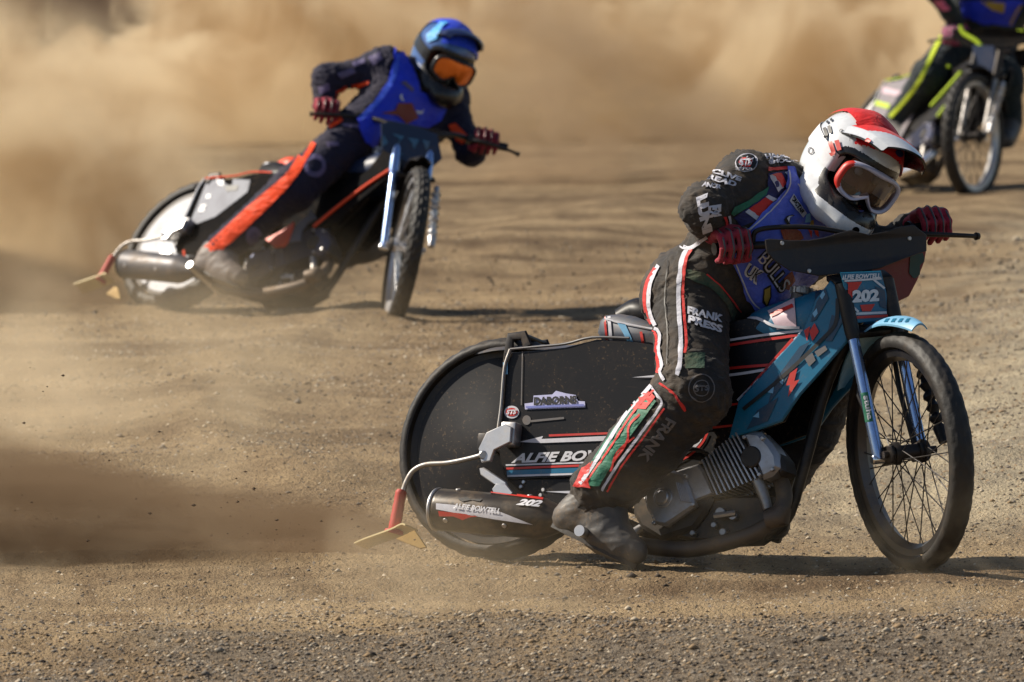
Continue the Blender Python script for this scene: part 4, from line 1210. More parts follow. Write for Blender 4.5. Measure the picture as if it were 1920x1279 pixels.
def build_helmet(pr, parent, C, f, u, sc, c):
    """helmet-local: x forward, y left, z up"""
    f = unit(f); u = np.array(u, float); u = unit(u-f*(u@f)); l = np.cross(u, f)
    Q = np.stack([f, l, u], 1)
    T = lambda P: (np.asarray(P, float)*sc)@Q.T+C-pr
    S = SDF()
    S.ell((-.012, 0, .028), (.146, .122, .128), k=.03)
    S.ell((-.055, 0, -.05), (.092, .102, .095), k=.05)
    for s in (-1, 1):
        S.ell((.035, s*.070, -.080), (.080, .040, .062), k=.04)
        S.chain([(.02, s*.088, -.105), (.10, s*.062, -.118), (.150, s*.026, -.120), (.155, 0, -.120)], [.036, .036, .033, .033], k=.03)
        S.cap((.155, 0, -.105), (.135, s*.05, -.09), .022, .02, k=.03)
    S.box((.135, 0, -.010), (.085, .098, .050), rnd=.03, k=.012, op='-')
    S.ell((-.008, 0, -.17), (.092, .078, .095), k=.02, op='-')
    S.ell((.03, 0, -.03), (.105, .085, .11), k=.01, op='-')
    V, F = S.mesh(c.get('vox', .005), smooth=2)
    ctr = V[F].mean(1)
    fm = np.zeros(len(F), int); sa = np.arctan2(np.abs(ctr[:, 1]), ctr[:, 0])
    ins = ((ctr[:, 0]-.03)/.115)**2+(ctr[:, 1]/.095)**2+((ctr[:, 2]+.03)/.12)**2 < 1
    band = ((sa/1.12)**4+((ctr[:, 2]+.012)/.078)**4 < 1) & (ctr[:, 0] > 0)
    low = (ctr[:, 0] > .08) & (ctr[:, 2] < -.055) & (ctr[:, 2] > -.100)
    fm[band | low] = 1; fm[ins] = 1
    if c.get('chin_dark'): fm[(ctr[:, 2] < -.07) & (ctr[:, 0] > .02)] = 1
    H = np_mesh('helmet', T(V), F, [c['shell'], c['band']], parent, fm)
    # face behind the goggles
    s = SDF(); s.ell((.02, 0, -.02), (.088, .07, .10), k=.02); s.cap((.105, 0, -.005), (.122, 0, -.04), .010, .014, k=.015)
    for q in (-1, 1): s.ell((.085, q*.032, .012), (.02, .02, .012), k=.012, op='-')
    s.ell((.098, 0, -.072), (.016, .026, .008), k=.01)
    v, ff = s.mesh(.006); cc = v[ff].mean(1); np_mesh('face', T(v), ff, [mat('skin', srgb(150, 100, 78), .6, dust=.05), SHELLB], H, ((np.abs(cc[:, 2]-.004) > .034) | (cc[:, 0] < .06) | (np.abs(cc[:, 1]) > .062)).astype(int))
    for q in (-1, 1):
        e = SDF(); e.ell((.090, q*.032, .012), (.013, .013, .012)); v, ff = e.mesh(.004); np_mesh('eye', T(v), ff, mat('eye_white', (.6, .58, .55), .3, dust=0), H)
    # goggles: frame swept round the eye port, with a notch for the nose
    n = 64; o = []
    for i in range(n):
        t = 2*math.pi*i/n
        y = .094*np.sign(math.cos(t))*abs(math.cos(t))**.6; z = .050*np.sign(math.sin(t))*abs(math.sin(t))**.6
        if z < 0: z += .030*math.exp(-(y/.022)**2)
        o.append((.142-2.9*y*y, y, z-.008))
    o = np.array(o)
    m = MB(T); V2 = []; F2 = []; mm = 10
    cy0 = o.mean(0)
    for i in range(n):
        d = o[i]-np.array([o[i, 0], 0, -.008]); d = unit(d)
        for j in range(mm):
            a = 2*math.pi*j/mm; V2.append(o[i]+d*.009*math.cos(a)+np.array([1, 0, 0])*.014*math.sin(a))
    for i in range(n):
        for j in range(mm): F2.append((i*mm+j, i*mm+(j+1) % mm, ((i+1) % n)*mm+(j+1) % mm, ((i+1) % n)*mm+j))
    m.add(V2, F2)
    m.M = [1 if np.mean([V2[q][1] for q in f_]) < -.084 else 0 for f_ in F2]
    G = m.build('goggles', [c['goggle'], c.get('goggle2', c['goggle'])], H, 60)
    # lens: curved sheet inside the frame
    m = MB(T); rings = [1., .75, .5, .25]; V2 = []; F2 = []
    for r in rings:
        for i in range(n):
            y = o[i, 1]*r; z = (o[i, 2]+.008)*r-.008+ (0); V2.append((.148-2.9*y*y+.008*(1-r*r), y, z))
    V2.append((.156, 0, -.004))
    for k in range(len(rings)-1):
        for i in range(n): F2.append((k*n+i, k*n+(i+1) % n, (k+1)*n+(i+1) % n, (k+1)*n+i))
    for i in range(n): F2.append(((len(rings)-1)*n+i, (len(rings)-1)*n+(i+1) % n, len(rings)*n))
    m.add(V2, F2); m.build('lens', c['lens'], H, 180)
    # strap pressed round the shell
    tr = BVHTree.FromPolygons([Vector(v) for v in S.mesh(.008, .002)[0]], [list(map(int, q)) for q in S.mesh(.008, .002)[1]])
    V2 = []; F2 = []; angs = np.linspace(R(52), R(308), 70)
    for a in angs:
        for z in (-.026, -.012, .002, .014, .026):
            zz = z+.006-.03*math.cos(a)*.6
            d = Vector((-math.cos(a), -math.sin(a), 0))
            hit = tr.ray_cast(Vector((0, 0, zz))-d*.4, d)
            p = hit[0] if hit[0] is not None else Vector((.13*math.cos(a), .12*math.sin(a), zz))
            V2.append(np.array(p)-np.array(d)*.0035)
    for i in range(len(angs)-1):
        for j in range(4): F2.append((i*5+j, (i+1)*5+j, (i+1)*5+j+1, i*5+j+1))
    m = MB(T); m.add(V2, F2); m.build('goggle_strap', c['strap'], H, 180)
    # peak
    V2 = []; F2 = []; nx, ny = 36, 41
    for i in range(nx):
        t = i/(nx-1); x = .035+t*c.get('peak_len', .19); wd = .112-.012*t-.02*max(0, t-.75)/.25; zc = .140+.030*math.sin(t*1.9)-.012*t
        for j in range(ny):
            w = -1+2*j/(ny-1)
            V2.append((x-.030*t*w*w-.02*(1-t), wd*w, zc-.060*(1-.45*t)*abs(w)**2.3-.012*(abs(w) > .9)))
    n0 = len(V2); V2 += [(a-.002, b*.985, z-.006) for a, b, z in V2]
    for i in range(nx-1):
        for j in range(ny-1):
            q = (i*ny+j, (i+1)*ny+j, (i+1)*ny+j+1, i*ny+j+1); F2.append(q); F2.append(tuple(k+n0 for k in q[::-1]))
        for j in (0, ny-1): F2.append((i*ny+j, (i+1)*ny+j, (i+1)*ny+j+n0, i*ny+j+n0))
    for j in range(ny-1):
        for i in (0, nx-1): F2.append((i*ny+j, i*ny+j+1, i*ny+j+1+n0, i*ny+j+n0))
    m = MB(T); nf = len(F2)
    m.add(V2, F2); m.M = [(2 if (c.get('peak_red') and np.mean([V2[q][1] for q in f_]) > -.092+.125*np.clip((np.mean([V2[q][0] for q in f_])-.10)/.09, 0, 1)) else 0) if max(f_) < n0 else 1 for f_ in F2]
    K = m.build('peak', [c['peak'], c['under'], c['cover']], H, 50)
    # stretch cover over the crown: slightly rumpled shell
    cs = SDF(); cs.ell((-.012, 0, .028), (.146, .122, .128), k=.03)
    v, ff = cs.mesh(.006, .006)
    cc = v[ff].mean(1)
    lim = .046+.10*np.clip(cc[:, 0]-.02, 0, 1)+.6*np.clip(cc[:, 0]-.05, 0, .1)-.28*np.clip(-.055-cc[:, 0], 0, 1)+.25*np.clip(-.03-cc[:, 0], 0, .03)
    keep = (cc[:, 2] > lim) & (cc[:, 0] > c.get('cover_back', -9)) & (cc[:, 1] > -.09)
    nn = normals(v, ff)
    dsp = np.array([noise.noise(Vector((p[0]*14, p[1]*26, p[2]*10))) for p in v])
    v = v+nn*(.0045*dsp)[:, None]
    fk = ff[keep]; us = np.unique(fk); mp = -np.ones(len(v), int); mp[us] = np.arange(len(us))
    K2 = np_mesh('helmet_cover', T(v[us]), mp[fk], c['cover'], H)
    return dict(helmet=H, peak=K, cover=K2, goggles=G, T=T)

def build_glove(pr, parent, g, a, fwd, up, sg, mats, sc=1.):
    """hand closed round a grip. g: point on the bar axis, a: along the bar (outwards), fwd/up: hand axes; sg: +1 left, -1 right"""
    a = unit(a); fwd = unit(np.array(fwd)-a*(np.array(fwd)@a)); up = np.cross(fwd, a); up = up*np.sign(up[2])
    L = lambda x, y, z: np.array(g)+(a*x+fwd*y+up*z)*sc-pr
    S = SDF()
    S.chain([L(0, -.105, .004), L(0, -.062, .016), L(.002, -.030, .026)], [.034, .032, .030], k=.02)
    S.cap(L(-.026, -.022, .030), L(.028, -.020, .026), .020, .019, k=.02)
    S.cap(L(-.024, -.058, .014), L(.024, -.055, .012), .024, .023, k=.02)
    lens = [1.0, 1.06, 1.0, .86]
    for i, x in enumerate((-.032, -.0105, .0115, .032)):
        k = lens[i]
        S.chain([L(x, -.022, .034), L(x*1.04, .016*k, .040*k), L(x*1.05, .036*k, .012), L(x*1.05, .030*k, -.020*k), L(x*1.03, .006, -.034*k)], [.0125, .0118, .0108, .0102, .0092], k=.006)
    S.chain([L(-.030, -.05, -.004), L(-.044, -.022, -.018), L(-.046, .008, -.026), L(-.040, .026, -.020)], [.017, .0135, .0115, .0100], k=.010)
    S.cap(L(0, -.100, .002), L(0, -.085, .006), .038, .036, k=.012)
    V, F = S.mesh(.0042*sc, smooth=1)
    o = np_mesh('glove', V, F, mats[0], parent)
    # pale ribs along the backs of the fingers
    for i, x in enumerate((-.032, -.0105, .0115, .032)):
        k = lens[i]; m = MB()
        m.tube([L(x, -.012, .0462), L(x*1.04, .018*k, .0492*k), L(x*1.05, .0445*k, .014), L(x*1.05, .0375*k, -.018*k)], [.002, .003, .003, .002], 8, sub=4)
        m.build('finger_rib', mats[1], o, 180)
    return o
def build_boot(pr, parent, ank, heel, toe, up, m, sole=None, shaft=.17):
    ank, heel, toe = [np.array(q, float)-pr for q in (ank, heel, toe)]
    upv = unit(up)
    S = SDF()
    S.chain([ank+upv*shaft, ank+upv*shaft*.5, ank], [.064, .060, .054], k=.03)
    S.chain([ank, heel*.55+ank*.45, heel], [.050, .044, .033], k=.045)
    mid = heel*.45+toe*.55
    S.chain([heel, mid, toe], [.036, .042, .027], k=.05)
    S.chain([ank, ank*.45+mid*.55+upv*.012, mid*.35+toe*.65, toe], [.050, .045, .033, .024], k=.045)
    V, F = S.mesh(.0055)
    V = folds(V, F, [(ank, mid, 1.)], .0015)
    o = np_mesh('boot', V, F, m, parent)
    d = unit(toe-heel); sdv = np.cross(d, upv)
    b = MB()
    P = [heel-d*.03, heel+d*.02, mid, toe-d*.01, toe+d*.03]; W = [.022, .036, .042, .038, .012]
    V2 = []; F2 = []
    pu = unit(np.cross(sdv, d))
    for p, w in zip(P, W):
        for s, z in ((-1, -.030), (1, -.030), (1, -.044), (-1, -.044)): V2.append(p+sdv*s*w+pu*z)
    for i in range(4):
        for j in range(4): F2.append((i*4+j, i*4+(j+1) % 4, (i+1)*4+(j+1) % 4, (i+1)*4+j))
    F2 += [(0, 1, 2, 3), (16, 19, 18, 17)]
    b.add(V2, F2); b.build('sole', sole or RUB, o, 40)
    for c0, c1 in ((ank*.75+heel*.25+upv*.01, ank*.2+mid*.8+upv*.02), (ank+upv*.035, ank+upv*.06)):
        st = MB(); w0 = unit(c1-c0) if np.linalg.norm(c1-c0) > .03 else unit(upv); e1 = sdv/np.linalg.norm(sdv); e2 = np.cross(w0, e1); cc = (c0+c1)/2
        st.tube([cc+e1*math.cos(t_)*.064+e2*math.sin(t_)*.062 for t_ in np.linspace(0, 2*math.pi, 25)], .005, 6, False)
        st.build('boot_strap', BLKM, o, 60)
    return o

def build_rider(pose, J, c, label, hel, seed=0., vox=.0075):
    """J: joints given as (pixel x, pixel y, lateral distance from the bike's plane)"""
    W = lambda k: pose.w(pose.at(*J[k])) if len(J[k]) == 3 else pose.w(pose.at(J[k][0], J[k][1], J[k][2], False, 0))
    j = {k: W(k) for k in J if not k.startswith('_')}
    gr = {s: pose.fw((.955, s*J.get('_hand', {}).get(s, .343), .972)) for s in (-1, 1)}
    ax = {s: unit(pose.fw((.955, s*.40, .972))-pose.fw((.955, s*.30, .972))) for s in (-1, 1)}
    pr = np.array([j['pelvis'][0], j['pelvis'][1], 0.])
    S = SDF(); r = J['_r']
    limbs = []
    def limb(a, b, ra, rb, k=.04, t=1.):
        S.cap(j[a]-pr, j[b]-pr, ra, rb, k); limbs.append((j[a]-pr, j[b]-pr, t))
    wr = {}
    for s, n in ((-1, 'R'), (1, 'L')):
        e = j['elbow'+n]; d = unit(gr[s]-e); fx = pose.fw((1., 0, -.12))-pose.fw((0, 0, 0)); d = unit(unit(fx)+.35*d)
        wr[s] = gr[s]-d*.10+np.array([0, 0, .012]); j['wrist'+n] = wr[s]; j['_d'+n] = d
    # torso
    for n in 'RL':
        limb('hip'+n, 'rib'+n, r['hip'], r['chest'], .06, .4)
        S.cap(j['rib'+n]-pr, j['shoulder'+n]-pr, r['chest']*.9, r['shoulder'], .06)
        S.cap(j['shoulder'+n]-pr, j['neck']-pr, r['shoulder']*.9, r['neck'], .06)
    S.cap(j['pelvis']-pr, j['chest']-pr, r['waist'], r['chest'], .06)
    S.cap(j['chest']-pr, j['neck']-pr, r['chest']*.9, r['neck'], .06)
    S.cap(j['neck']-pr, j['head']-pr, r['neck'], r['neck']*.85, .04)
    if 'butt' in j: S.ell(j['butt']-pr, (r['butt'],)*3, k=.06)
    if 'trap' in j: S.ell(j['trap']-pr, (.085,)*3, k=.05)
    if 'belly' in j: S.ell(j['belly']-pr, (r['belly'],)*3, k=.06)
    for n in 'RL':
        limb('shoulder'+n, 'elbow'+n, r['uarm'], r['elbow']); limb('elbow'+n, 'wrist'+n, r['elbow'], r['wrist'])
        limb('hip'+n, 'knee'+n, r['thigh'], r['knee'])
        limb('knee'+n, 'ankle'+n, r['knee'], r['ankle'])
        if 'shin'+n in j: S.cap(j['knee'+n]-pr, j['shin'+n]-pr, r['knee'], r['shin'], .03); S.cap(j['shin'+n]-pr, j['ankle'+n]-pr, r['shin'], r['ankle'], .03)
    V, F = S.mesh(vox)
    V = folds(V, F, limbs, c.get('fold', .0072), seed)
    body = np_mesh('person', V, F, c['suit'])
    body.location = Vector(pr)
    tag(body, label, 'person', 'racing riders')
    o = dict(body=body, j=j, pr=pr, sdf=S)
    # gloves, boots
    for s, n in ((-1, 'R'), (1, 'L')):
        o['glove'+n] = build_glove(pr, body, gr[s], ax[s]*1., j['_d'+n], None, s, c['glove'], J.get('_hs', 1.08))
        up = unit(j['knee'+n]-j['ankle'+n])
        o['boot'+n] = build_boot(pr, body, j['ankle'+n], j['heel'+n], j['toe'+n], up, c['boot'])
        m = MB(); d = unit(j['wrist'+n]-j['elbow'+n]); w = j['wrist'+n]-pr
        m.tube([w-d*.03, w-d*.012, w+d*.006], [r['wrist']*1.06, r['wrist']*1.04, r['wrist']*.98], 20, sub=3); m.build('cuff', c['cuff'], body, 60)
    o['hel'] = build_helmet(pr, body, j['head'], *hel, c['helm'])
    return o

BLACKSUIT = cloth('black_suit', (.020, .020, .021), dust=.17, wrinkle=.35)
NAVYSUIT = cloth('midnight_suit', srgb(20, 20, 48), dust=.05)
GREENSUIT = cloth('dark_green_suit', srgb(18, 36, 44), dust=.06)
MAROON = cloth('maroon_glove', srgb(150, 14, 52), .7, dust=.15, wrinkle=.3)
BIBBLUE = cloth('blue_bib', srgb(84, 106, 216), .5, dust=.10, wrinkle=.4)
BIBROYAL = cloth('royal_bib', srgb(18, 52, 214), .5, dust=.08, wrinkle=.4)
REDCLOTH = cloth('red_cover', srgb(214, 14, 20), .55, dust=.05, wrinkle=.35)
BLUECLOTH = cloth('blue_cover', srgb(14, 64, 214), .5, dust=.05, wrinkle=.35)
BOOT = mat('boot_leather', (.055, .055, .056), .5, dust=.22, spatter=.3, bump=.3)
SHELLW = mat('white_shell', (.66, .68, .71), .18, dust=.04, coat=.6)
SHELLB = mat('black_shell', (.012, .012, .013), .25, dust=.06)
def lens_mat(name, col, rough, alpha):
    m = bpy.data.materials.new(name); m.use_nodes = True
    b = m.node_tree.nodes['Principled BSDF']
    b.inputs['Base Color'].default_value = col; b.inputs['Roughness'].default_value = rough
    b.inputs['Coat Weight'].default_value = 1.; b.inputs['Coat Roughness'].default_value = .03
    b.inputs['Alpha'].default_value = alpha
    return m
CLEAR = lens_mat('clear_lens', (.075, .045, .03, 1), .05, .72)
ORANGEL = lens_mat('orange_mirror_lens', srgb(240, 120, 10), .25, .95)
ORANGEL.node_tree.nodes['Principled BSDF'].inputs['Metallic'].default_value = .6

RAD = dict(hip=.118, chest=.112, shoulder=.082, neck=.062, waist=.135, butt=.125, belly=.10, uarm=.080, elbow=.070, wrist=.044, thigh=.118, knee=.098, shin=.098, ankle=.084)
RAD1 = dict(RAD, elbow=.063)
J1 = dict(pelvis=(1300, 548, .03), hipR=(1296, 555, -.08), hipL=(1345, 570, .14), ribR=(1405, 425, -.05), ribL=(1500, 455, .20), chest=(1445, 430, .07),
          shoulderR=(1400, 347, -.08), shoulderL=(1545, 392, .26), neck=(1505, 372, .10), head=(1598, 312, .10), butt=(1287, 560, -.01), belly=(1420, 530, .04),
          elbowR=(1322, 390, -.25), elbowL=(1660, 492, .34), kneeR=(1298, 738, -.24), shinR=(1213, 832, -.25), ankleR=(1130, 920, -.25), trap=(1452, 347, .02), _hand={-1: .322, 1: .335}, _hs=1.2,
          kneeL=(1545, 705, .20), shinL=(1510, 800, .24), ankleL=(1445, 905, .27), heelR=(1066, 972, -.26), toeR=(1190, 1034, -.25), heelL=(1395, 955, .28), toeL=(1455, 985, .30), _r=RAD1)
helm1 = dict(cover_back=-.115, vox=.0033, peak_red=True, goggle2=REDP, shell=SHELLW, band=SHELLB, goggle=mat('lilac_frame', srgb(190, 190, 214), .4, dust=.05), lens=CLEAR, strap=WHITE, peak=SHELLW, under=SHELLB, cover=REDCLOTH)
rider1 = build_rider(P1, J1, dict(suit=BLACKSUIT, glove=(MAROON, GREYP), boot=BOOT, cuff=MAROON, helm=helm1),
    'rider in red helmet cover, blue bib and black suit with red and white piping', ((.35, -.856, -.38), (.56, -.126, .80), 1.05), 0.)
R2 = dict(RAD, uarm=.068, elbow=.058, thigh=.105, knee=.088, shin=.082, ankle=.070, hip=.110)
J2 = dict(pelvis=(690, 262, .06), hipR=(668, 252, -.08), hipL=(722, 290, .16), ribR=(735, 178, .0), ribL=(805, 215, .24), chest=(768, 196, .12),
          shoulderR=(722, 128, -.06), shoulderL=(838, 182, .26), neck=(790, 145, .11), head=(833, 108, .11), belly=(742, 235, .08),
          _hand={-1: .385, 1: .315}, _hs=1.25, elbowR=(614, 148, -.22), elbowL=(882, 282, .36), kneeR=(552, 352, -.26), ankleR=(408, 474, -.25),
          kneeL=(700, 385, .26), ankleL=(655, 455, .30), heelR=(385, 497, -.25), toeR=(448, 520, -.22), heelL=(648, 480, .3), toeL=(715, 462, .34), _r=R2)
helm2 = dict(peak_len=.10, shell=mat('grey_blue_shell', srgb(60, 92, 150), .22, dust=.03, coat=.6), band=SHELLB, goggle=SHELLB, lens=ORANGEL, strap=SHELLB, peak=mat('dark_blue_peak', srgb(24, 40, 84), .3, dust=.03), under=SHELLB, cover=BLUECLOTH, chin_dark=True)
rider2 = build_rider(P2, J2, dict(suit=NAVYSUIT, glove=(MAROON, SHELLB), boot=mat('pale_boot', srgb(120, 112, 108), .5, dust=.3), cuff=MAROON, helm=helm2),
    'rider in blue helmet cover and dark suit with orange leg stripe', ((.34, -.86, -.36), (.46, -.16, .86), 1.04), 3.)
# the third bike points almost straight at the camera: its joints are given on planes across the bike (pixel, pixel, distance forward, 'x')
X = lambda px, py, x: (px, py, x, 'x')
J3 = dict(pelvis=X(1832, 62, .42), hipR=X(1806, 70, .44), hipL=X(1868, 72, .44), ribR=X(1830, -8, .62), ribL=X(1905, 0, .62), chest=X(1868, -5, .62),
          shoulderR=X(1808, -58, .72), shoulderL=X(1928, -48, .72), neck=X(1870, -75, .76), head=X(1885, -122, .86), belly=X(1852, 40, .55),
          elbowR=X(1752, -22, .78), elbowL=X(1995, -15, .85), kneeR=X(1742, 142, .74), ankleR=X(1682, 228, .42),
          kneeL=X(1888, 150, .80), ankleL=X(1893, 232, .72), heelR=X(1664, 246, .36), toeR=X(1702, 258, .56), heelL=X(1893, 250, .68), toeL=X(1885, 262, .92), _r=R2, _hs=1.2)
helm3 = dict(shell=SHELLB, band=SHELLB, goggle=NEON, lens=CLEAR, strap=SHELLB, peak=SHELLB, under=SHELLB, cover=mat('yellow_cover', srgb(220, 200, 30), .6, dust=.05))
rider3 = build_rider(P3, J3, dict(suit=GREENSUIT, glove=(cloth('pink_glove', srgb(190, 70, 130), .7), PINKW), boot=BOOT, cuff=ORG, helm=helm3),
    'rider in dark green suit with neon piping, cut off by the top edge', ((.30, -.90, -.30), (.1, -.3, .9), 1.0), 7.)
bpy.context.view_layer.update()
# ------------------------------------------------------------------ print, piping and lettering, laid on the surfaces that carry them
def Z(ox, oy, k):
    return lambda pts: [(ox+x*k, oy+y*k) for x, y in pts]
PALE = mat('pale_lettering', (.62, .62, .68), .5, dust=.2)
DIM = mat('worn_grey_print', (.11, .11, .12), .6, dust=.4)
INK = mat('black_ink', (.008, .008, .009), .5, dust=.05)
GOLD = mat('gold_print', srgb(168, 140, 58), .5, dust=.15)
CREDC = cloth('red_piping', srgb(206, 40, 38), .6, dust=.1, wrinkle=.3)
CWHITE = cloth('white_piping', (.56, .56, .63), .6, dust=.1, wrinkle=.3)
CGREEN = cloth('green_cloth', srgb(16, 112, 88), .6, dust=.15, wrinkle=.4)
CGREEND = cloth('dull_green_cloth', srgb(22, 66, 52), .7, dust=.3, wrinkle=.4)
CFLAG = cloth('flag_blue_cloth', srgb(26, 36, 96), .6, dust=.1, wrinkle=.4)
CORANGE = cloth('orange_cloth', srgb(255, 74, 8), .6, dust=.04, wrinkle=.5)
CNEON = cloth('neon_cloth', srgb(196, 214, 40), .6, dust=.05, wrinkle=.3)
CPATCH = cloth('grey_violet_patch', srgb(92, 84, 122), .6, dust=.1)

def decorate_bike1():
    b = bike1
    cov, mid, diag, muf = b['cover'], b['mid'], b['diag'], b['muffler']
    t = bvh_of([cov])
    lettering('1', t, [(945, 680), (953, 679), (953, 702), (945, 703)], LBLUE, cov, bold=.06)
    patch('sponsor_plaque', t, [(984, 757), (1000, 755), (1001, 742), (1036, 740), (1043, 733), (1062, 738), (1080, 741), (1084, 752), (1097, 753), (1098, 764), (985, 768)], mat('pale_lilac_print', srgb(196, 196, 232), .4, dust=.05), cov, .002)
    lettering('DABORNS', t, [(1002, 745), (1082, 742), (1083, 757), (1002, 761)], INK, cov, .004, bold=.06)
    strip('plaque_line', t, [(987, 764), (1096, 760)], 4, mat('lilac_print', srgb(120, 130, 200), .4), cov, .0035)
    patch('round_badge', t, disc(960, 773, 14, 12), PALE, cov, .002)
    patch('badge_centre', t, disc(960, 773, 11.5, 8), REDP, cov, .003)
    lettering('STS', t, [(951, 769), (970, 768), (969, 777), (950, 778)], WHITE, cov, .0042, .05, .2)
    patch('round_badge', t, disc(988, 788, 8, 9), DIM, cov, .002)
    strip('badge_tail', t, [(996, 790), (1058, 784)], 4, DIM, cov, .002)
    strip('print_stripe', t, [(1030, 817), (1240, 809)], 4, REDP, cov)
    patch('print_arrow', t, [(974, 829), (1019, 818), (1016, 823.5), (1240, 813), (1240, 823), (1015, 831)], PALE, cov, .0025, 14)
    lettering('ALFIE BOWTELL', t, [(964, 851), (1205, 840), (1203, 861), (959, 869)], WHITE, cov, .004, .04, .25)
    strip('print_stripe', t, [(949, 872.5), (1238, 863)], 3, PALE, cov, .0025)
    strip('print_stripe', t, [(950, 879), (1238, 867)], 4, REDP, cov, .003)
    strip('print_band', t, [(951, 887), (1238, 876)], 9, TEAL, cov, .0025)
    strip('print_stripe', t, [(952, 893), (1238, 884)], 3.5, PALE, cov, .003)
    patch('print_arrow', t, [(1186, 708), (1262, 700), (1262, 708)], PALE, cov, .003)
    strip('seam', t, [(980, 660), (978, 760)], 2, DIM, cov, .002)
    # lower guard with rivets
    g = side([(950, 899), (1102, 897), (1082, 948), (1040, 952), (985, 930)], -.108)
    gd = MB().plate(g, .006, lambda a, bb, tt: (a, -.103-tt, bb), .002).build('chain_guard', BLK, b['root'], 30)
    for px, py in [(982, 904), (977, 913), (1019, 919), (1014, 929)]:
        p = P1.at(px, py, -.110); MB().cyl(p+[0, .004, 0], p+[0, -.004, 0], .006, 12, bev=.0015).build('rivet', ALU, gd)
    tg = bvh_of([gd]); patch('print_arrow', tg, [(1022, 922), (1090, 920), (1086, 927)], PALE, gd, .002)
    # seat
    ts = bvh_of([b['seat']])
    strip('print_stripe', ts, [(1142, 594), (1146, 640)], 6, PALE, b['seat'], .002)
    strip('print_stripe', ts, [(1134, 595), (1138, 638)], 4, REDP, b['seat'], .002)
    patch('print_flash', ts, [(1158, 606), (1172, 606), (1190, 646), (1180, 645)], LBLUE, b['seat'], .002)
    strip('print_stripe', ts, [(1202, 622), (1207, 648)], 5, REDP, b['seat'], .002)
    strip('seat_piping', ts, [(1128, 596), (1160, 604), (1200, 612), (1250, 622)], 2.5, PALE, b['seat'], .003)
    # mid cover
    t = bvh_of([mid]); A = dict(step=14)
    for pts, w, m in [([(1320, 648), (1364, 639), (1430, 629), (1506, 620)], 4.5, PALE), ([(1330, 656), (1384, 645), (1502, 628)], 5, REDP), ([(1340, 694), (1400, 688), (1452, 684)], 5, REDP),
                      ([(1330, 708), (1390, 701), (1444, 692)], 5, PALE), ([(1503, 624), (1445, 690), (1384, 752)], 6, PALE), ([(1488, 636), (1436, 695), (1396, 742)], 7, REDP),
                      ([(1325, 765), (1372, 759), (1424, 753)], 4, REDP), ([(1282, 808), (1330, 803), (1376, 798)], 4, REDP)]:
        strip('print_stripe', t, pts, w, m, mid, .003, 12)
    strip('print_loop', t, [(1278, 824), (1300, 820), (1317, 817), (1308, 832), (1290, 848), (1264, 862)], 6, PALE, mid, .003)
    strip('print_loop', t, [(1327, 812), (1318, 830), (1297, 852), (1268, 868)], 4, REDP, mid, .003)
    lettering('HAGON', t, [(1297, 775), (1357, 771), (1355, 781), (1295, 786)], PALE, mid, .004, .04, .1)
    lettering('SHOCKS', t, [(1287, 789), (1354, 783), (1352, 793), (1285, 799)], PALE, mid, .004, .04, .1)
    # long diagonal panel
    t = bvh_of([diag])
    for q in ([(1532, 566), (1548, 540), (1554, 560), (1530, 600), (1520, 604)], [(1500, 650), (1520, 640), (1470, 720), (1440, 760), (1452, 715)], [(1420, 770), (1460, 745), (1440, 790), (1400, 806)], [(1560, 590), (1582, 600), (1560, 640), (1548, 640)]):
        patch('print_shade', t, q, TEALD, diag, .002, 12)
    for q in ([(1482, 700), (1496, 690), (1490, 715), (1500, 712), (1478, 745), (1482, 722), (1474, 724)], [(1528, 606), (1536, 622), (1524, 640), (1518, 622)], [(1508, 620), (1520, 612), (1514, 640)], [(1506, 740), (1520, 716), (1514, 742)]):
        patch('print_splash', t, q, REDP, diag, .0028, 8)
    strip('panel_edge', t, [(1571, 560), (1568, 605), (1545, 634), (1470, 705), (1394, 768)], 7, INK, diag, .003, 12)
    for q in ([(1538, 556), (1544, 545), (1548, 552), (1542, 562)], [(1524, 588), (1532, 578), (1534, 588), (1528, 596)], [(1440, 736), (1452, 724), (1450, 738)], [(1412, 782), (1424, 772), (1424, 784)], [(1462, 716), (1470, 708), (1468, 722)]):
        patch('print_fleck', t, q, LBLUE, diag, .0026, 6)
    patch('logo_mark', t, [(1509, 672), (1524, 662), (1530, 676), (1518, 688)], DIM, diag, .003)
    patch('logo_mark', t, [(1528, 660), (1548, 648), (1552, 656), (1534, 670)], DIM, diag, .003)
    # tank
    t = bvh_of([b['tank']])
    patch('tank_print', t, [(1440, 584), (1490, 560), (1494, 612), (1458, 618)], PINKW, b['tank'], .003, 8)
    strip('tank_stripe', t, [(1446, 592), (1488, 574)], 7, REDP, b['tank'], .0045)
    strip('tank_stripe', t, [(1395, 602), (1420, 598), (1456, 612), (1500, 614)], 5, PALE, b['tank'], .0045)
    patch('tank_print', t, [(1530, 545), (1552, 536), (1548, 580), (1524, 600)], TEALD, b['tank'], .003)
    # number plate
    pl = b['plate']; t = bvh_of([pl])
    patch('plate_flash', t, [(1576, 530), (1616, 528), (1592, 566), (1584, 560)], REDP, pl, .002)
    patch('plate_flash', t, [(1612, 572), (1640, 570), (1632, 584), (1616, 584)], REDP, pl, .002)
    patch('plate_flash', t, [(1640, 536), (1658, 545), (1662, 580), (1650, 575)], TEALD, pl, .002)
    strip('plate_line', t, [(1574, 527.5), (1652, 522.5)], 3.5, WHITE, pl, .003)
    for q, w in (([(1588, 566), (1609, 585)], 4), ([(1590, 589), (1662, 586)], 4.5), ([(1637, 524), (1658, 541)], 4)): strip('plate_line', t, q, w, WHITE, pl, .003)
    strip('plate_line', t, [(1592, 596), (1666, 592)], 5, REDP, pl, .003)
    lettering('202', t, [(1597, 544), (1648, 542), (1647, 565), (1597, 568)], WHITE, pl, .004, .06)
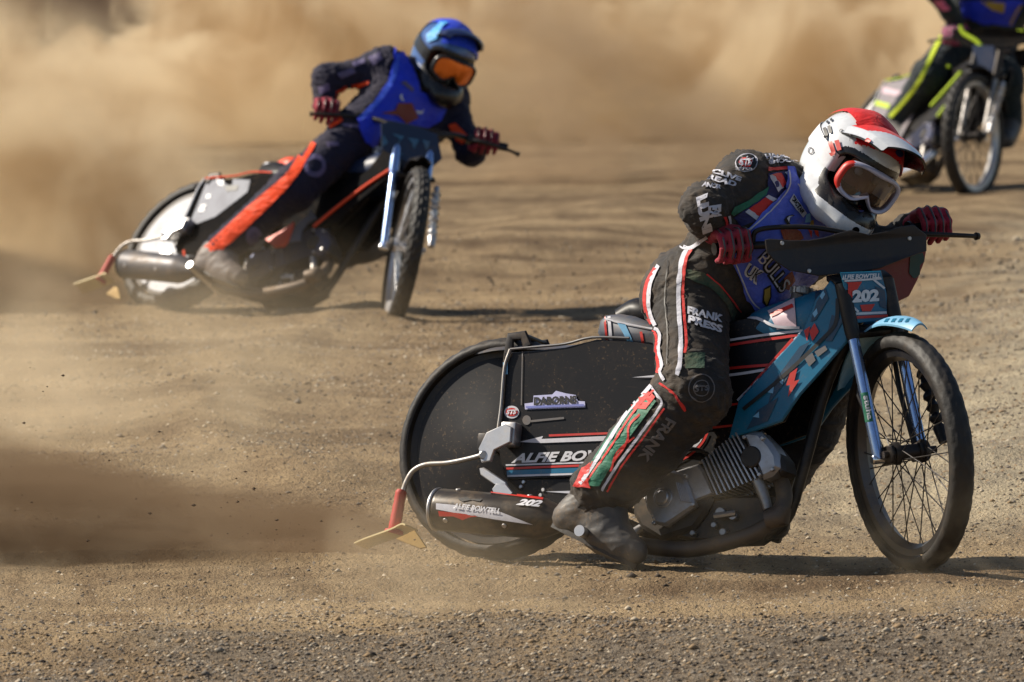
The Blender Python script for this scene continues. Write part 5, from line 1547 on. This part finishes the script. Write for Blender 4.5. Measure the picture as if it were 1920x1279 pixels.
    lettering('ALFIE BOWTELL', t, [(1575, 515.5), (1650, 512.5), (1650, 521), (1574, 525)], WHITE, pl, .004, .04, .1)
    # silencer
    t = bvh_of([muf])
    patch('print_arrow', t, [(818, 944), (850, 947), (920, 957), (918, 952), (1000, 984), (930, 974), (850, 961), (818, 955)], PALE, muf, .002, 8)
    strip('print_stripe', t, [(830, 916), (900, 921), (1018, 936)], 4, REDP, muf, .0025)
    strip('print_stripe', t, [(830, 912), (900, 917), (1000, 928)], 3, PALE, muf, .0025)
    patch('print_scratch', t, [(822, 958), (860, 962), (902, 968), (880, 970), (868, 975), (850, 968), (824, 968)], REDP, muf, .002, 6)
    lettering('ALFIE BOWTELL', t, [(852, 944), (940, 954), (938, 963.5), (850, 953.5)], WHITE, muf, .004, .035, .2)
    lettering('202', t, [(974, 937), (1018, 940), (1013, 952), (968, 948)], WHITE, muf, .004, .05, .3)
    for q in ([(858, 936), (876, 932), (884, 938), (868, 941)], [(880, 937), (905, 936), (900, 941)]): patch('burnt_scuff', t, q, INK, muf, .002)
    # fork sticker
    lg = b['leg']; t = bvh_of([lg])
    patch('fork_sticker', t, [(1614, 737), (1627, 735), (1637, 790), (1623, 792)], GREEN, lg, .0015, 5)
    lettering('stuha', t, [(1629, 741), (1636, 786), (1628, 788), (1619, 743)], WHITE, lg, .0025, .03)
    # front mudguard chequer
    t = bvh_of([b['fmud']])
    for k in range(4): patch('chequer', t, [(1662+k*13, 598), (1669+k*13, 597.5), (1664+k*13, 604), (1657+k*13, 604.5)], TEAL, b['fmud'], .0015, 5)
    strip('print_stripe', t, [(1640, 606), (1652, 598)], 4, REDP, b['fmud'], .002)
    # flare of the bar cover
    t = bvh_of([b['flare']])
    patch('green_print', t, [(1706, 480), (1745, 470), (1738, 505), (1718, 530), (1704, 512)], mat('dull_green_print', srgb(14, 58, 48), .5), b['flare'], .002, 8)
    t = bvh_of([b['barcover']])
    for px, py in ((1517, 508), (1684, 492), (1705, 447), (1466, 456)):
        q, ok = cast(t, [(px, py)], .0)
        if ok[0]:
            p = np.array(world_mat(b['barcover']).inverted()@q[0]); d = P1.f((1, 0, 0))-P1.f((0, 0, 0))
            MB().cyl(p-d*.004, p+d*.004, .0065, 12, bev=.0015).build('screw', ALU, b['barcover'])
decorate_bike1()

def decorate_rider1():
    r = rider1; body = r['body']; t = bvh_of([body])
    a6 = Z(1180, 440, .2346); a5 = Z(1280, 280, .2502)
    # piping on hip and thigh
    for pts, w, m in [([(1236, 498), (1223, 525), (1217, 560), (1221, 590), (1230, 611)], 7, CWHITE), ([(1230, 503), (1215, 530), (1210, 560), (1214, 590), (1223, 607)], 6, CREDC),
                      ([(1222, 615), (1234, 618), (1239, 632), (1236, 655), (1242, 683), (1238, 700), (1246, 714)], 6, CWHITE), ([(1224, 620), (1231, 626), (1233, 640), (1231, 660), (1236, 685), (1233, 700)], 5, CREDC),
                      ([(1290, 466), (1279, 490), (1273, 540), (1274, 590), (1277, 640), (1275, 680), (1270, 704)], 8, CWHITE), ([(1298, 468), (1286, 490), (1281, 540), (1283, 590), (1287, 640), (1284, 662)], 5, CREDC),
                      ([(1276, 462), (1296, 466), (1316, 450), (1326, 444)], 7, CWHITE), ([(1325, 514), (1352, 538), (1378, 572), (1390, 584)], 3, CREDC)]:
        strip('piping', t, pts, w, m, body, .004, 6)
    strip('seam', t, [(1253, 488), (1247, 560), (1252, 620), (1251, 685)], 1.4, INK, body, .003)
    patch('green_panel', t, a6([(450, 275), (600, 305), (700, 385), (780, 495), (860, 610), (820, 690), (775, 560), (650, 425), (450, 345)]), CGREEND, body, .003, 8)
    lettering('FRANK', t, [(1290, 575), (1354, 592), (1352, 606), (1289, 590)], PALE, body, .005, .05)
    lettering('PRESS', t, [(1291, 592), (1354, 611), (1351, 626), (1290, 606)], PALE, body, .005, .05)
    patch('green_panel', t, [(1284, 660), (1322, 662), (1320, 690), (1285, 692)], CGREEND, body, .003, 8)
    for rr in (24, 14): 
        d = disc(1315, 728, rr, rr*1.05, 28); strip('badge_ring', t, d+[d[0]], 2.2, DIM, body, .003, 5, 1)
    lettering('STS', t, [(1303, 724), (1328, 722), (1328, 733), (1303, 735)], DIM, body, .004)
    # shin
    patch('green_panel', t, [(1206, 738), (1232, 752), (1196, 800), (1160, 850), (1124, 912), (1086, 908), (1108, 868), (1150, 805)], CGREEN, body, .003, 9)
    patch('red_mesh', t, [(1208, 728), (1230, 745), (1212, 768), (1188, 768), (1182, 762)], CREDC, body, .004, 7)
    patch('red_mesh', t, [(1092, 878), (1112, 866), (1102, 896), (1108, 916), (1076, 912)], CREDC, body, .004, 7)
    for pts, w, m in [([(1222, 724), (1196, 752), (1172, 782), (1142, 828), (1110, 878), (1088, 908)], 6.5, CWHITE), ([(1228, 731), (1203, 757), (1178, 789), (1148, 836), (1116, 882), (1097, 908)], 3.5, CREDC),
                      ([(1222, 724), (1234, 742), (1240, 760), (1206, 808), (1160, 870), (1128, 920)], 5, CWHITE), ([(1246, 766), (1212, 814), (1168, 872), (1138, 922)], 3.5, CREDC),
                      ([(1200, 778), (1180, 800), (1176, 830), (1150, 868)], 4, CREDC), ([(1190, 820), (1158, 848), (1146, 884)], 3.5, CREDC), ([(1236, 720), (1262, 738), (1286, 770)], 4, CREDC)]:
        strip('piping', t, pts, w, m, body, .004, 6)
    lettering('FRANK', t, [(1268, 792), (1212, 868), (1196, 856), (1250, 782)], DIM, body, .004, .04)
    # jersey: flag colours and green yoke
    patch('flag_panel', t, [(1440, 325), (1478, 320), (1482, 342), (1458, 374), (1422, 414), (1390, 424), (1374, 408), (1410, 385), (1438, 362)], CFLAG, body, .003, 7)
    for q, m in [([(1442, 329), (1448, 327), (1468, 352), (1458, 360)], CWHITE), ([(1448, 327), (1464, 325), (1474, 344), (1466, 352)], CREDC), ([(1404, 392), (1434, 372), (1450, 378), (1424, 406)], CREDC), ([(1434, 371), (1440, 366), (1456, 374), (1450, 379)], CWHITE), ([(1396, 398), (1404, 392), (1424, 406), (1418, 413)], CWHITE), ([(1470, 324), (1478, 322), (1480, 334)], CWHITE)]:
        patch('flag_stripe', t, q, m, body, .0045, 6)
    patch('green_yoke', t, [(1370, 400), (1376, 388), (1402, 376), (1440, 350), (1436, 366), (1404, 388), (1374, 404)], CGREEN, body, .005, 6)
    # shoulder badge and names
    patch('shoulder_badge', t, disc(1400, 306, 21, 17, 26, -.2), CWHITE, body, .003, 6)
    patch('shoulder_badge', t, disc(1400, 306, 19, 15, 26, -.2), INK, body, .0045, 6)
    patch('badge_centre', t, disc(1398, 306, 13, 9, 22, -.1), CREDC, body, .006, 6)
    lettering('STS', t, [(1384, 301), (1412, 299), (1412, 311), (1385, 314)], CWHITE, body, .008, .06, .3)
    lettering('SERVICES', t, [(1380, 315), (1410, 317), (1410, 322), (1380, 320)], CWHITE, body, .007, .03)
    lettering('CLIVE', t, [(1340, 317), (1391, 333), (1387, 342), (1336, 327)], CWHITE, body, .005, .05)
    lettering('READ', t, [(1331, 328), (1382, 343), (1377, 351), (1326, 338)], CWHITE, body, .005, .05)
    lettering('ANOR', t, [(1320, 342), (1352, 349), (1350, 356), (1316, 352)], CWHITE, body, .005, .05)
    lettering('LUNI', t, [(1326, 364), (1336, 432), (1318, 438), (1306, 372)], CWHITE, body, .005, .07)
    lettering('EM', t, [(1350, 384), (1352, 404), (1330, 408), (1328, 386)], CWHITE, body, .005, .06)
    strip('piping', t, [(1358, 406), (1362, 420), (1362, 434)], 5, CREDC, body, .004)
    strip('piping', t, [(1366, 404), (1369, 420), (1369, 434)], 4, CWHITE, body, .004)
    strip('epaulette_edge', t, [(1440, 318), (1460, 317), (1476, 315)], 6, CREDC, body, .005)
    lettering('HAGON', t, [(1433, 291), (1490, 286), (1492, 297), (1437, 300)], CWHITE, body, .005, .05)
    lettering('SHOCKS', t, [(1438, 301), (1500, 296), (1502, 304), (1441, 308)], CWHITE, body, .005, .05)
    # bib
    outl = [(1476, 312), (1488, 314), (1502, 342), (1522, 378), (1540, 412), (1566, 432), (1566, 455), (1530, 520), (1492, 556), (1464, 580), (1440, 590), (1420, 584), (1400, 560), (1385, 522), (1371, 490), (1374, 462), (1396, 436), (1426, 406), (1456, 372), (1474, 346)]
    bib = patch('race_bib', t, outl, BIBBLUE, body, .009, 7)
    tb = bvh_of([bib])
    strip('bib_edge', tb, [(1479, 320), (1481, 346), (1462, 376), (1432, 408), (1402, 434)], 2.5, CWHITE, bib, .003)
    strip('bib_edge', tb, [(1377, 488), (1390, 522), (1406, 558), (1424, 578), (1440, 584)], 2.5, CWHITE, bib, .003)
    strip('bib_edge', tb, [(1496, 345), (1516, 382), (1534, 414)], 2, CWHITE, bib, .003)
    lettering('BULLS', tb, [(1439, 463), (1484, 530), (1462, 554), (1416, 486)], INK, bib, .003, .11)
    lettering('BULLS', tb, [(1437, 467), (1480, 531), (1463, 549), (1420, 486)], PALE, bib, .006, .0)
    lettering('UK', tb, [(1404, 492), (1434, 510), (1418, 535), (1392, 513)], WHITE, bib, .003, .09)
    lettering('UK', tb, [(1406, 496), (1430, 510), (1417, 529), (1396, 512)], INK, bib, .006, .0)
    patch('bib_badge', tb, [(1431, 541), (1445, 534), (1446, 556), (1438, 577), (1429, 566)], INK, bib, .003, 6)
    patch('bib_badge', tb, [(1433, 543), (1443, 538), (1443, 555), (1437, 571), (1432, 563)], GOLD, bib, .005, 6)
    patch('bull_horn', tb, [(1469, 412), (1474, 405), (1484, 402), (1489, 404), (1481, 408), (1479, 418), (1484, 426), (1476, 424)], INK, bib, .003, 5)
    patch('bull_horn', tb, [(1474, 411), (1478, 406), (1485, 404), (1479, 409), (1477, 416), (1479, 421)], WHITE, bib, .005, 5)
    brn = cloth('rust_print', srgb(150, 62, 40), .6)
    patch('bull_head', tb, [(1462, 432), (1474, 426), (1490, 428), (1500, 434), (1506, 447), (1490, 455), (1470, 452)], brn, bib, .003, 6)
    patch('bull_head', tb, [(1470, 520), (1484, 508), (1490, 526), (1478, 544), (1466, 540)], brn, bib, .0028, 6)
    patch('sponsor_plaque', tb, [(1487, 363), (1512, 400), (1505, 408), (1479, 377)], PALE, bib, .003, 6)
    lettering('DUCTAIR', tb, [(1488, 367), (1508, 397), (1501, 402), (1483, 374)], INK, bib, .005, .05)
    for q, m in [([(1511, 402), (1518, 400), (1519, 416), (1508, 417)], LBLUE), ([(1519, 414), (1524, 412), (1525, 424), (1516, 426)], GOLD), ([(1524, 428), (1532, 424), (1534, 444), (1528, 440)], CREDC), ([(1514, 430), (1522, 432), (1520, 446)], CREDC)]:
        patch('pennant_print', tb, q, m, bib, .003, 5)
    # helmet print
    hel = r['hel']['helmet']; kids = [o for o in hel.children if o.name.split('.')[0] in ('peak', 'goggle_strap', 'helmet_cover')]
    t = bvh_of([hel]+kids)
    lettering('J1', t, [(1541, 243), (1558, 236), (1563, 253), (1547, 261)], INK, hel, .004, .08)
    lettering('J1', t, [(1548, 268), (1574, 263), (1580, 286), (1558, 294)], REDP, hel, .004, .08)
    for i, (px, py) in enumerate([(1546, 224), (1553, 219), (1550, 229), (1557, 225), (1540, 231)]):
        patch('chequer', t, [(px, py), (px+4, py-2), (px+6, py+2), (px+2, py+4)], INK, hel, .004, 4)
    for q in ([(1553, 363), (1562, 378), (1559, 386), (1553, 382)], [(1577, 369), (1601, 384), (1596, 386), (1582, 379)], [(1586, 399), (1602, 396), (1611, 403), (1598, 414), (1590, 409)], [(1541, 333), (1547, 342), (1546, 345)], [(1617, 404), (1626, 401), (1630, 404), (1620, 408)]):
        patch('vent', t, q, INK, hel, .0015, 5)
    patch('round_badge', t, disc(1614, 391, 7, 8), mat('badge_blue', srgb(40, 50, 110), .4), hel, .003, 5)
    patch('badge_centre', t, disc(1614, 391, 4, 4), REDP, hel, .0045, 4)
    patch('peak_badge', t, disc(1685, 288, 8, 6, 18, .7), mat('badge_blue', srgb(40, 50, 110), .4), hel, .003, 5)
    d = disc(1521, 283, 4.5, 6); strip('badge_ring', t, d+[d[0]], 1.6, DIM, hel, .0025, 3, 1)
    d = disc(1578, 246, 3, 3); strip('badge_ring', t, d+[d[0]], 1.5, DIM, hel, .0025, 3, 1)
    lettering('JUST1', t, [(1590, 250), (1597, 252), (1601, 265), (1594, 266)], DIM, hel, .003, .05)
    patch('round_badge', t, disc(1628, 264, 5, 4), REDP, hel, .003, 4)
    # glove print
    for s in 'RL':
        pass
decorate_rider1()

def decorate_second():
    b = bike2; cov = b['cover']; t = bvh_of([cov]); z5 = Z(150, 270, .2737); z7 = Z(400, 240, .2972); z6 = Z(440, 20, .2708)
    patch('silver_panel', t, z5([(880, 235), (1010, 240), (1170, 250), (1150, 330), (1060, 400), (930, 500), (800, 550), (765, 520)]), SILV, cov, .003, 9)
    patch('print_shade', t, z5([(990, 290), (1090, 285), (1080, 320), (1010, 330)]), INK, cov, .0045)
    for q in ([(930, 250), (990, 250), (985, 290), (950, 285)], [(870, 350), (900, 345), (895, 375), (865, 378)], [(820, 440), (860, 430), (855, 465), (815, 470)], [(830, 420), (870, 415), (865, 430), (830, 435)]):
        patch('print_flash', t, z5(q), WHITE, cov, .0045, 6)
    # orange fairing piece and piped edge along the frame
    pl = [tuple(P2.at(px, py, -.13)[[0, 2]]) for px, py in z7([(325, 700), (440, 640), (505, 590), (500, 640), (470, 715), (440, 745), (385, 752)])]
    MB().plate(pl, .012, lambda a, bb, tt: (a, -.118-tt, bb), .003).build('fairing_piece', ORG, b['root'], 30)
    pl = [tuple(P2.at(px, py, -.125)[[0, 2]]) for px, py in z7([(460, 725), (500, 640), (540, 590), (600, 545), (605, 510), (650, 565), (590, 600), (555, 650), (548, 710)])]
    MB().plate(pl, .010, lambda a, bb, tt: (a, -.115-tt, bb), .003).build('chain_guard', SILV, b['root'], 30)
    MB().tube([P2.at(px, py, -.125) for px, py in [(588, 425), (640, 382), (690, 345), (734, 316)]], .007, 8, sub=4).build('frame_piping', ORG, b['root'])
    MB().tube([P2.at(px, py, -.125) for px, py in [(345, 470), (350, 488), (378, 500), (405, 492), (436, 500)]], .006, 8, sub=4).build('frame_piping', ORG, b['root'])
    t = bvh_of([b['plate']])
    nv = mat('steel_blue_print', srgb(50, 104, 140), .4)
    for q in ([(718, 252), (728, 268), (716, 276)], [(734, 250), (758, 256), (740, 276), (750, 262)], [(764, 258), (786, 262), (776, 280), (772, 268)], [(792, 262), (806, 266), (800, 284)], [(724, 282), (760, 290), (720, 290)]):
        patch('print_flash', t, q, nv, b['plate'], .003, 6)
    t = bvh_of([b['seat']]); patch('print_flash', t, [(490, 300), (500, 296), (506, 306), (494, 310)], WHITE, b['seat'], .003, 6)
    # rider
    r = rider2; body = r['body']; t = bvh_of([body])
    strip('leg_stripe', t, [(640, 222), (600, 248), (574, 286), (546, 330), (512, 364), (470, 402), (430, 440), (390, 474)], [13, 16, 17, 18, 24, 27, 27, 24], CORANGE, body, .005, 7)
    patch('sleeve_panel', t, z6([(690, 605), (700, 560), (760, 520), (935, 488), (925, 515), (800, 560), (740, 592)]), CORANGE, body, .005, 6)
    patch('sleeve_panel', t, z6([(1480, 790), (1530, 780), (1625, 880), (1580, 930), (1540, 910)]), CORANGE, body, .005, 6)
    patch('knee_badge', t, disc(590, 311, 21, 22), CPATCH, body, .004, 7)
    patch('knee_badge', t, disc(590, 311, 13, 12), CWHITE if False else NAVYSUIT, body, .0055, 7)
    patch('shin_badge', t, disc(476, 443, 15, 18), CPATCH, body, .004, 7)
    patch('shin_badge', t, disc(476, 443, 7, 9), mat('badge_navy', srgb(36, 36, 110), .5), body, .006, 6)
    for q in ([(690, 108), (712, 98), (718, 112), (700, 124)], [(632, 138), (660, 128), (668, 136), (640, 148)], [(596, 164), (616, 156), (618, 170), (600, 178)], [(660, 118), (684, 110), (686, 118), (664, 126)]):
        patch('sleeve_print', t, q, CPATCH, body, .004, 6)
    for q in ([(640, 232), (690, 234), (680, 241), (646, 238)], [(612, 268), (634, 266), (636, 274), (612, 276)]):
        patch('thigh_print', t, q, CPATCH, body, .004, 6)
    bib = patch('race_bib', t, z6([(1100, 262), (1165, 290), (1235, 420), (1280, 560), (1390, 625), (1500, 540), (1500, 600), (1420, 760), (1330, 810), (1010, 830), (975, 955), (900, 910), (845, 760), (960, 640), (1060, 500), (1095, 380)]), BIBROYAL, body, .010, 7)
    if bib:
        tb = bvh_of([bib]); lb = cloth('pale_blue_edge', srgb(60, 96, 226), .5, dust=.03)
        strip('bib_edge', tb, z6([(1120, 280), (1115, 390), (1080, 500), (980, 640), (870, 750)]), 9, lb, bib, .003, 7)
        rd = cloth('dark_red_print', srgb(120, 34, 40), .6)
        patch('bull_head', tb, z6([(1010, 710), (1110, 690), (1130, 640), (1225, 640), (1270, 745), (1190, 785), (1130, 725)]), rd, bib, .003, 6)
        patch('bull_horn', tb, z6([(1140, 590), (1160, 575), (1158, 605), (1175, 625), (1150, 618)]), WHITE, bib, .004, 5)
        patch('bull_horn', tb, z6([(1250, 690), (1290, 700), (1310, 680), (1295, 715), (1262, 712)]), WHITE, bib, .004, 5)
        patch('sponsor_print', tb, z6([(1150, 500), (1180, 485), (1240, 540), (1230, 565)]), CPATCH, bib, .003, 5)
    hel = r['hel']['helmet']; kids = [o for o in hel.children if o.name.split('.')[0] in ('peak', 'helmet_cover')]
    t = bvh_of([hel]+kids)
    patch('helmet_cover', t, z6([(1330, 170), (1430, 80), (1480, 82), (1440, 110), (1400, 200), (1340, 220)]), cloth('sky_blue_cover', srgb(70, 170, 236), .5, dust=.03), hel, .005, 6)
decorate_second()

def decorate_third():
    b = bike3; z8 = Z(1560, 0, .3125); cov = b['cover']; t = bvh_of([cov])
    for pts, w in ((z8([(270, 450), (400, 430), (520, 470)]), 7), (z8([(200, 600), (345, 640)]), 9)): strip('print_stripe', t, pts, w, NEON, cov, .003, 6)
    patch('print_flash', t, z8([(305, 520), (440, 555), (430, 585), (300, 560)]), PINKW, cov, .003, 6)
    patch('print_flash', t, z8([(250, 465), (320, 460), (275, 575), (215, 575)]), WHITE, cov, .003, 6)
    t = bvh_of([b['barcover']])
    strip('print_stripe', t, z8([(760, 150), (880, 165), (990, 145), (1150, 185)]), 4, NEON, b['barcover'], .003, 6)
    for q in (z8([(770, 155), (790, 200), (870, 250), (905, 300), (900, 350)]),):
        MB(lambda P: P3.f(P)).tube([P3.at(px, py, 1.13, True, 0) for px, py in q], .012, 8, sub=3).build('cover_piping', NEON, b['barcover'])
    for q in ([(1384, 751), (1440, 690), (1506, 617)], [(1588, 640), (1545, 690), (1500, 740), (1465, 790)], [(1240, 642), (1330, 612), (1400, 598)]):
        MB().tube([P1.at(px, py, -.125) for px, py in q], .011, 8, sub=3).build('frame_piping', NEON, b['root'])
    r = rider3; body = r['body']; t = bvh_of([body])
    strip('piping', t, z8([(700, 185), (650, 235), (575, 385), (522, 490), (450, 590), (352, 700)]), 7, CNEON, body, .005, 6)
    gl = r['gloveR']; pk = cloth('pink_print', srgb(220, 110, 160), .6, dust=.03)
    for q in ([(605, 0), (665, 0), (690, 35), (640, 45)], [(640, 30), (700, 40), (705, 60), (655, 62)]): patch('sleeve_print', t, z8(q), pk, body, .005, 6)
    bib = patch('race_bib', t, z8([(770, 0), (1150, 0), (1120, 80), (1080, 150), (900, 140), (790, 95)]), BIBROYAL, body, .010, 6)
    if bib:
        tb = bvh_of([bib]); strip('bib_edge', tb, z8([(1150, 20), (1110, 80), (1075, 150)]), 9, GOLD, bib, .003, 6)
        patch('bib_print', tb, z8([(880, 0), (1040, 20), (1030, 80), (960, 60)]), GOLD, bib, .003, 6)
decorate_third()
